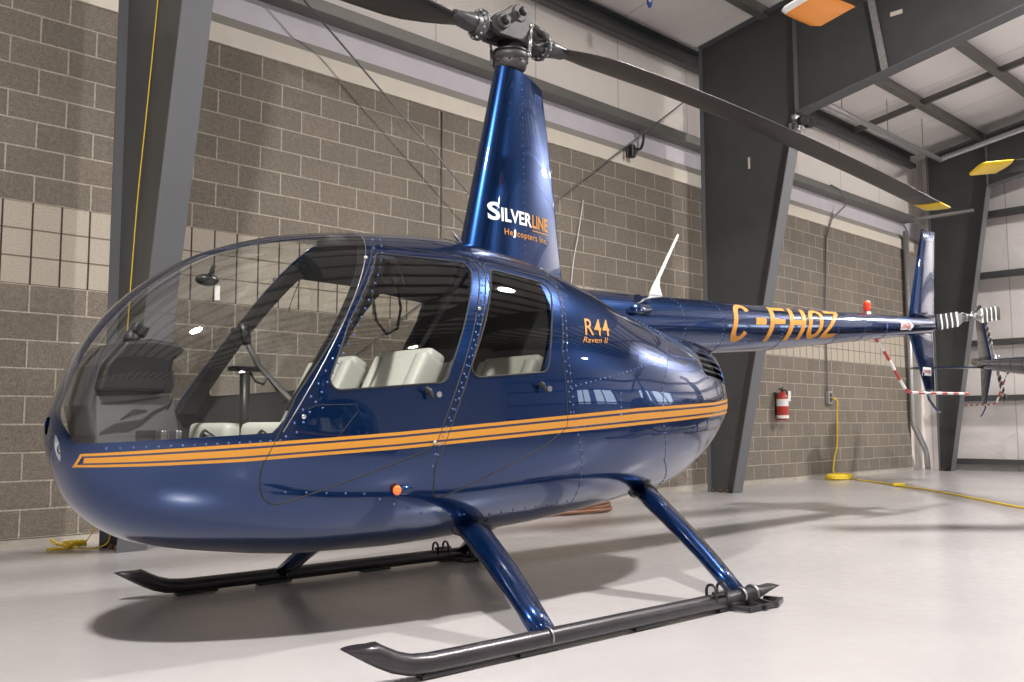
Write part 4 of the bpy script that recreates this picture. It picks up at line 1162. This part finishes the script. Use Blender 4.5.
# brown hose coil beyond the skids
b=MB(); cp=[]
for i in range(150):
    a=i*2*PI/28; r=.30+.05*math.sin(i*.11)+.02*math.sin(i*.31); cp.append((6.95+r*1.35*math.cos(a),-1.0+r*.75*math.sin(a),.018+.0006*i+.004*math.sin(i*.7)))
b.tube(cp,.018,7); b.tube(smooth([cp[0],(6.2,-1.15,.02),(5.4,-.9,.02),(4.6,-1.0,.02)]),.018,7); o=b.build('air_hose',M['brown']); tag(o,'brown air hose coiled on the floor between helicopter and wall','hose')
# yellow rope on the near column and its tangle on the floor
b=MB(); b.tube(smooth([(2.66,-1.09,5.6),(2.635,-.95,4.1),(2.61,-.85,3.1),(2.60,-.77,2.5),(2.60,-.70,1.9),(2.60,-.60,1.0),(2.58,-.5,.35),(2.50,-.42,.12),(2.45,-.36,.02)]),.0042,6)
cp=[]
for i in range(60):
    a=i*.55; r=.025+.035*abs(math.sin(i*.31)); cp.append((2.42+r*1.3*math.cos(a),-.31+r*.8*math.sin(a),.014+.04*abs(math.sin(i*.9))))
b.tube(smooth(cp,3),.006,5); b.tube(smooth([(2.6,-.50,.12),(2.58,-.48,.04),(2.5,-.46,.012),(2.42,-.36,.012),(2.30,-.26,.012),(2.24,-.28,.012),(2.27,-.34,.012),(2.38,-.34,.012)]),.006,5); b.tube(smooth([(2.42,-.30,.02),(2.36,-.2,.03),(2.32,-.12,.06),(2.35,-.14,.02),(2.42,-.26,.012)]),.006,5)
o=b.build('yellow_rope',M['cordy']); tag(o,'thin yellow rope hanging down the left column and tangled at its foot','rope')
# hook bracket on the cream flashing
b=MB(); b.tube(smooth([(9.28,-.03,4.62),(9.34,-.07,4.58),(9.33,-.07,4.48),(9.26,-.08,4.38),(9.12,-.09,4.35)]),.018,8); b.box((9.06,-.10,4.30),(.07,.08,.17),bev=.02); b.box((8.98,-.09,4.28),(.03,.03,.14),bev=.008); o=b.build('wall_hook',M['darkmetal']); tag(o,'dark hooked bracket fixed to the cream ledge above the block wall','bracket')
b=MB(); b.tube(smooth([(8.22,-.02,3.55),(8.12,-.02,3.1),(8.03,-.02,2.75),(7.98,-.02,2.30),(7.96,-.02,1.2)]),.006,6); o=b.build('hanging_string',M['white']); tag(o,'thin white string hanging against the block wall behind the rotor mast','string')
b=MB(); b.tube([(6.03,-.012,4.12),(6.03,-.012,.02)],.007,6); o=b.build('wall_wire',M['conduit']); tag(o,'thin vertical dark wire on the block wall left of the rotor mast','wire')
# pair of small lamps under the haunch of the middle column
em=empty('emergency_light',(10.26,-1.78,4.54)); tag(em,'pair of small black spot lamps under the haunch of the middle column','light')
for dx in (-.08,.08):
    b=MB(); b.lathe([(.03,0),(.055,.03),(.058,.12),(.05,.125)],16,frame((dx,-.02,.0),(-.5,-.8,-.2))); b.build('spot_head',M['black'],em)
b=MB(); b.box((0,.04,.06),(.22,.06,.06),bev=.01); b.box((0,.09,-.03),(.10,.10,.09),bev=.01); b.build('housing',M['galv'],em)
# small paper labels on the steel
for x,y,z,h,lb in ((10.274,-1.036,4.195,.15,'small white label high on the web of the middle column'),(10.274,-.50,1.454,.15,'small white label low on the web of the middle column behind the tail boom'),(10.274,-2.99,5.54,.05,'small white label on the web of the big roof rafter')):
    b=MB(); b.box((x-.004,y,z),(.004,.03 if h>.1 else .14,h)); o=b.build('paper_label',M['cream']); tag(o,lb,'label')
# blue tag hanging from the roof
b=MB(); b.tube([(8.29,-1.0,6.2),(8.29,-1.0,5.83)],.004,5,slot=1); b.sphere((8.29,-1.0,5.72),.06,12,10,scale=(.7,.5,1.5)); b.sphere((8.26,-1.03,5.72),.03,8,6,slot=1,scale=(.8,.8,1.3)); o=b.build('hanging_ornament',[pbr('bright_blue',(.02,.07,.35),.4),M['white']]); tag(o,'small blue and white ornament hanging from the roof','ornament')

# ------------------------------------------------------------------ other helicopters
def spin(h,az,tipm=None,lab=None):
    for o in kids(h):
        if o.name.startswith('rotor_head'):
            o.rotation_euler=(0,0,R(az))
            if tipm:
                for bl in kids(o):
                    for t in kids(bl):
                        if t.name.startswith('blade_tip'):
                            t.data=t.data.copy(); t.data.materials[0]=M[tipm]; t.data.materials[1]=M['white']; t['label']=lab
                            for f in t.data.polygons: f.material_index=1 if f.center.y>.042 else 0
h2a=38
H2=copy_tree(HEL); H2.location=(14.82-5.1*math.cos(R(h2a)),-2.16-5.1*math.sin(R(h2a)),0); H2.rotation_euler=(0,0,R(h2a)); H2['label']='blue helicopter behind the foreground one at the right edge, showing its tail fin'
for o in kids(H2):                      # this one stands with its blades off
    if o.name.startswith('tail_boom'):
        for t in kids(o):
            if t.name.startswith('beacon'):
                for s in kids(t): bpy.data.objects.remove(s)
                bpy.data.objects.remove(t)
    if o.name.startswith('tail_rotor.'): o.rotation_euler=(0,R(-62),0)
    if o.name.startswith('rotor_head'):
        for bl in kids(o):
            if bl.name.startswith('rotor_blade'):
                for t in kids(bl): bpy.data.objects.remove(t)
                bpy.data.objects.remove(bl)
H3=copy_tree(HEL); H3.rotation_euler=(0,0,R(-6)); H3.location=(11.01,-8.22,0); H3['label']='helicopter beyond the right edge whose pale bladed rotor shows only a yellow tip'
spin(H3,math.degrees(math.atan2(-4.71+8.15,7.45-11.0))+6+1.2)
H4=copy_tree(HEL); H4.rotation_euler=(0,0,R(-100)); H4.location=(2.86,-10.06,0); H4['label']='helicopter nearest the camera, out of frame but for an orange rotor tip at the top'
spin(H4,math.degrees(math.atan2(-5.1+10.0,4.0-2.95))+100,'orange','orange painted tip with a white leading edge')

# ------------------------------------------------------------------ lamps
def lamp(x,y,z,pw,cone=False):
    e=empty('high_bay_lamp',(x,y,z)); tag(e,'round high bay lamp hanging from the hangar roof','lamp',group='high bay lamps under the hangar roof')
    b=MB(); b.lathe([(.24,0),(.235,.01),(.12,.20),(.06,.24),(.06,.36),(.05,.40)],24,cap=False); b.lathe([(.22,.012),(.11,.20)],24,cap=False); b.build('reflector',M['galv'],e)
    b=MB(); b.tube([(0,0,.38),(0,0,ry(y)-z)],.008,6); b.build('hanger',M['conduit'],e)
    l=bpy.data.lights.new('bulb','AREA'); l.shape='DISK'; l.size=.46; l.energy=pw; l.spread=R(SPREAD); l.color=(1,.95,.91)
    o=bpy.data.objects.new('bulb',l); C.objects.link(o); o.parent=e; o.location=(0,0,-.005)
    return e
for x,y,pw in LAMPS_: lamp(x,y,6.2,pw)

w=bpy.data.worlds.new('w'); bpy.context.scene.world=w; w.use_nodes=True
w.node_tree.nodes['Background'].inputs[0].default_value=(.9,.95,1,1); w.node_tree.nodes['Background'].inputs[1].default_value=.01

# ------------------------------------------------------------------ camera
cd=bpy.data.cameras.new('cam'); cam=bpy.data.objects.new('cam',cd); C.objects.link(cam)
cd.sensor_width=36; cd.lens=928.56/1024*36; cd.clip_start=.05
psi,pit,rol=.768741839,.0893166445,.00260315311
Fv=Vector((math.sin(psi)*math.cos(pit),math.cos(psi)*math.cos(pit),math.sin(pit)))
Rv=Vector((math.cos(psi),-math.sin(psi),0)); Uv=Rv.cross(Fv)
c_,s_=math.cos(rol),math.sin(rol)
R2=Rv*c_-Uv*s_; U2=Rv*s_+Uv*c_
mt=Matrix((R2,U2,-Fv)).transposed().to_4x4(); mt.translation=Vector((0,-7.28388195,.874582396)); cam.matrix_world=mt
bpy.context.scene.camera=cam
vs=bpy.context.scene.view_settings; vs.view_transform='Standard'; vs.look='None'; vs.gamma=1; vs.exposure=EXPO; vs.use_curve_mapping=False
